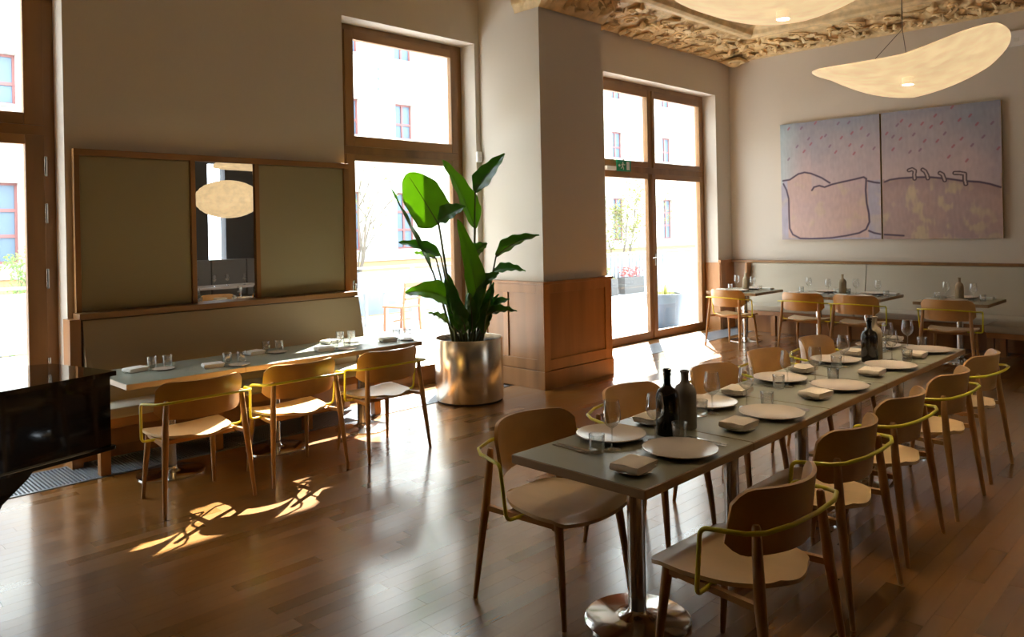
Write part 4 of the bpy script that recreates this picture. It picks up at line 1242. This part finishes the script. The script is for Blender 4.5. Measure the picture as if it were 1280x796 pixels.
# ------------------------------------------------------------------ plant and planter
pt = thing('steel_planter', 'large round brushed steel planter on the floor by the middle window', 'planter', (5.17, 5.76, 0))
part('pot', MB().lathe([(0.322, 0.0), (0.327, 0.004), (0.327, 0.02), (0.340, 0.022), (0.343, 0.03), (0.343, 0.625), (0.338, 0.632), (0.330, 0.628), (0.325, 0.57), (0.0, 0.57)], 72), 'steelp', pt)
part('soil', MB().lathe([(0.324, 0.580), (0.2, 0.588), (0.0, 0.592)], 36), 'soil', pt)
part('plinth_ring', MB().lathe([(0.318, -0.0), (0.3285, 0.0), (0.3285, 0.018), (0.318, 0.018)], 60), 'dark', pt)
LEAVES = [
    ((-0.233, 0.165, 1.777), (-0.447, 0.38, 2.29), 0.405, 10, 0.03),
    ((0.094, -0.024, 1.722), (-0.177, 0.15, 2.422), 0.178, 55, 0.05),
    ((-0.316, 0.064, 1.808), (-0.152, -0.159, 1.943), 0.178, 40, 0.05),
    ((0.004, -0.146, 0.939), (-0.183, -0.071, 1.82), 0.202, 25, 0.1),
    ((0.065, -0.066, 2.094), (0.316, -0.249, 2.481), 0.194, 35, 0.04),
    ((0.218, -0.192, 1.442), (0.478, -0.554, 1.645), 0.129, 50, 0.12),
    ((0.234, -0.123, 1.277), (0.499, -0.334, 1.277), 0.089, 55, 0.14),
    ((-0.221, 0.152, 1.455), (-0.549, 0.412, 1.601), 0.105, 50, 0.1),
    ((-0.191, 0.264, 1.429), (-0.345, 0.419, 1.49), 0.073, 50, 0.05),
    ((-0.188, 0.02, 0.993), (-0.602, 0.253, 1.109), 0.194, 45, 0.22),
    ((-0.225, 0.057, 0.787), (-0.414, 0.134, 0.903), 0.081, 50, 0.1),
    ((0.059, -0.202, 0.865), (0.237, -0.453, 0.896), 0.097, 50, 0.12),
    ((-0.027, -0.186, 1.15), (0.099, -0.356, 1.282), 0.121, 40, 0.04),
    ((-0.056, -0.085, 1.451), (0.04, -0.254, 1.576), 0.146, 40, 0.03),
    ((0.174, -0.033, 0.893), (0.38, -0.213, 0.992), 0.097, 50, 0.1),
    ((-0.2, -0.082, 0.732), (-0.306, -0.004, 1.24), 0.162, 30, 0.08),
    ((-0.066, -0.146, 0.754), (-0.016, -0.268, 1.215), 0.129, 40, 0.06),
    ((-0.199, -0.154, 0.792), (-0.327, -0.096, 1.057), 0.146, 30, 0.06),
    ((-0.311, 0.172, 1.299), (-0.622, 0.415, 2.135), 0.057, 70, 0.0),
    ((0.067, 0.074, 0.691), (0.152, -0.012, 1.017), 0.146, 30, 0.05),
    ((-0.10, -0.16, 0.70), (-0.16, -0.20, 1.10), 0.13, 20, 0.06), ((0.02, -0.20, 0.68), (0.06, -0.26, 1.02), 0.12, 35, 0.08),
    ((0.10, -0.12, 0.72), (0.17, -0.20, 1.18), 0.14, 25, 0.05), ((-0.12, 0.05, 0.70), (-0.20, 0.08, 1.28), 0.15, 35, 0.04),
    ((-0.04, -0.05, 0.72), (-0.05, -0.10, 1.40), 0.15, 30, 0.05), ((0.05, 0.0, 0.75), (0.08, -0.05, 1.30), 0.13, 40, 0.05),
    ((-0.16, -0.08, 0.68), (-0.34, -0.12, 0.92), 0.13, 45, 0.14), ((0.12, -0.05, 0.68), (0.28, -0.16, 1.05), 0.12, 45, 0.10)]
bp = thing('bird_of_paradise_plant', 'tall leafy green plant with big paddle leaves in the round steel planter', 'plant', (5.17, 5.76, 0.592))
face = Vector((0.711, 0.7035, 0))
r = random.Random(4)
for k, (b_, t_, w_, roll, bow) in enumerate(LEAVES):
    B, T = Vector(b_), Vector(t_)
    off = Vector((0, 0, -0.592))
    B += off; T += off
    A = (T - B)
    ax = A.normalized()
    s0 = ax.cross(face).normalized()
    rl_ = math.radians(roll * (1 if k % 2 else -1))
    side = (s0 * math.cos(rl_) + ax.cross(s0) * math.sin(rl_)).normalized()
    nr = ax.cross(side).normalized()
    if nr.z < 0: nr = -nr
    w2 = w_ / 2 / max(0.45, math.cos(rl_))
    fold = 0.35 if k else 0.12
    Ln = A.length
    def fn(u, v, B=B, A=A, side=side, nr=nr, w2=w2, bow=bow, fold=fold, Ln=Ln, k=k):
        s = v * 2 - 1
        if k == 0:
            ww = w2 * (min(1, (u + 0.03) / 0.16) ** 0.55) * (max(0, 1 - max(0, u - 0.62) / 0.385) ** 0.5)
        else:
            ww = w2 * (min(1, (u + 0.02) / 0.25) ** 0.7) * (max(0.0, 1 - max(0, u - 0.35) / 0.655) ** 0.62)
        ww = max(ww, 0.0015)
        p = B + A * u + nr * (bow * Ln * 1.6 * math.sin(PI * u) * 0.55)
        p = p + side * (ww * s) + nr * (abs(s) * fold * ww + 0.008 * math.sin(u * 24 + 2 * s) * abs(s))
        return tuple(p)
    o = part('leaf', MB().slab(fn, 22, 8, 0.003), 'leaf' if k in (0, 1, 3, 8, 9, 10) else 'leafd', bp)
    root = Vector((max(-0.2, min(0.2, B.x * 0.45)), max(-0.2, min(0.2, B.y * 0.45)), -0.01))
    mid = root * 0.45 + B * 0.55 + Vector((0, 0, 0.06))
    cv = [root * (1 - q) ** 2 + mid * 2 * q * (1 - q) + B * q * q for q in [i / 8 for i in range(9)]]
    cv.append(B + A * 0.06)
    part('stem', MB().tube(cv, [0.015 - 0.0009 * i for i in range(10)], 8), 'stem', bp)
    rib = [Vector(fn(i / 14, 0.5)) - nr * 0.002 for i in range(14)]
    part('midrib', MB().tube(rib, [0.007 - 0.0004 * i for i in range(14)], 6), 'stem', o)

# ------------------------------------------------------------------ grand piano at the left edge
pi_ = thing('grand_piano', 'glossy black grand piano at the left edge by the wall bench', 'piano', (1.375, 4.395, 0), math.radians(15.8))
# local x runs along the visible side towards its right corner, the body goes back (+y) and to the left (-x)
bent = [(0, 0), (0, 0.55)] + [(-0.10 - 0.5 * i / 8, 0.62 + 0.75 * math.sin(i / 8 * PI / 2)) for i in range(9)] + [(-1.5, 1.42), (-1.5, 0)]
part('rim', MB().prism(bent, 0.59, 0.965), 'piano', pi_)
lidp = [(0.022, -0.022), (0.022, 0.56)] + [(x + 0.02, y + 0.022) for x, y in bent[2:-2]] + [(-1.5, 1.445), (-1.5, -0.022)]
part('lid', MB().prism(lidp, 0.968, 0.992), 'piano', pi_)
part('rim_moulding', MB().box((-1.5, -0.016, 0.575), (0.018, 0.56, 0.60), 0.005), 'piano', pi_)
part('leg', MB().prism([(-0.36, 0.58), (-0.40, 0.53), (-0.52, 0.44), (-0.60, 0.30), (-0.62, 0.06), (-0.76, 0.06), (-0.76, 0.58)], 0.05, 0.19, 'y'), 'piano', pi_)
part('caster', MB().lathe([(0.0, 0.0), (0.03, 0.0), (0.03, 0.05), (0.0, 0.06)], 16, (-0.69, 0.12, 0)), 'chrome', pi_)
part('leg', MB().box((-1.4, 1.1, 0.0), (-1.26, 1.24, 0.59)), 'piano', pi_)

# ------------------------------------------------------------------ small fittings
ex = thing('exit_sign', 'green exit sign with white running figure over the glazed double door', 'sign', (9.04, Y0 - 0.06, 2.605))
part('panel', MB().box((-0.165, -0.012, -0.08), (0.165, 0.012, 0.08), 0.003), 'green', ex)
fg = MB()
fy = -0.0145
def flat(poly): fg.prism(poly, fy, fy + 0.003, 'y')
flat([(0.055, -0.06), (0.125, -0.06), (0.125, 0.06), (0.055, 0.06)])
flat([(-0.035 + 0.012 * math.cos(a * 0.63), 0.043 + 0.012 * math.sin(a * 0.63)) for a in range(10)])
flat([(-0.045, 0.03), (-0.02, 0.028), (-0.03, -0.01), (-0.052, -0.008)])
flat([(-0.05, -0.008), (-0.032, -0.01), (-0.012, -0.035), (-0.02, -0.06), (-0.03, -0.058), (-0.027, -0.035)])
flat([(-0.052, -0.006), (-0.04, -0.012), (-0.06, -0.04), (-0.085, -0.045), (-0.086, -0.036), (-0.066, -0.032)])
flat([(-0.022, 0.026), (-0.002, 0.006), (0.018, 0.012), (0.016, 0.02), (0.0, 0.016), (-0.018, 0.03)])
flat([(-0.045, 0.03), (-0.066, 0.02), (-0.074, 0.0), (-0.066, -0.002), (-0.06, 0.013), (-0.042, 0.02)])
flat([(-0.14, -0.012), (-0.14, 0.012), (-0.115, 0.012), (-0.115, 0.024), (-0.092, 0.0), (-0.115, -0.024), (-0.115, -0.012)])
part('pictogram', fg, 'signw', ex)
part('bracket', MB().box((-0.02, 0.0, 0.08), (0.02, 0.03, 0.10)), 'plastic', ex)
th = thing('wall_thermostat', 'small white wall control between the middle window and the column', 'thermostat', (5.985, YW, 2.55))
part('housing', MB().box((-0.035, -0.035, -0.06), (0.035, 0, 0.06), 0.006), 'plastic', th)
part('dial', MB().lathe([(0.022, 0), (0.022, 0.02)], 18).mesh('dial', 'white') and MB().box((-0.02, -0.045, -0.05), (0.02, -0.034, 0.0), 0.004), 'white', th)
wb = thing('wall_sensor', 'white square sensor box high on the wall right of the paper pendant', 'sensor', (XW, 2.30, 4.08))
part('housing', MB().box((-0.06, -0.11, -0.10), (0, 0.11, 0.10), 0.012), 'plastic', wb)
part('lens', MB().box((-0.066, -0.03, -0.05), (-0.058, 0.03, 0.0), 0.003), 'white', wb)
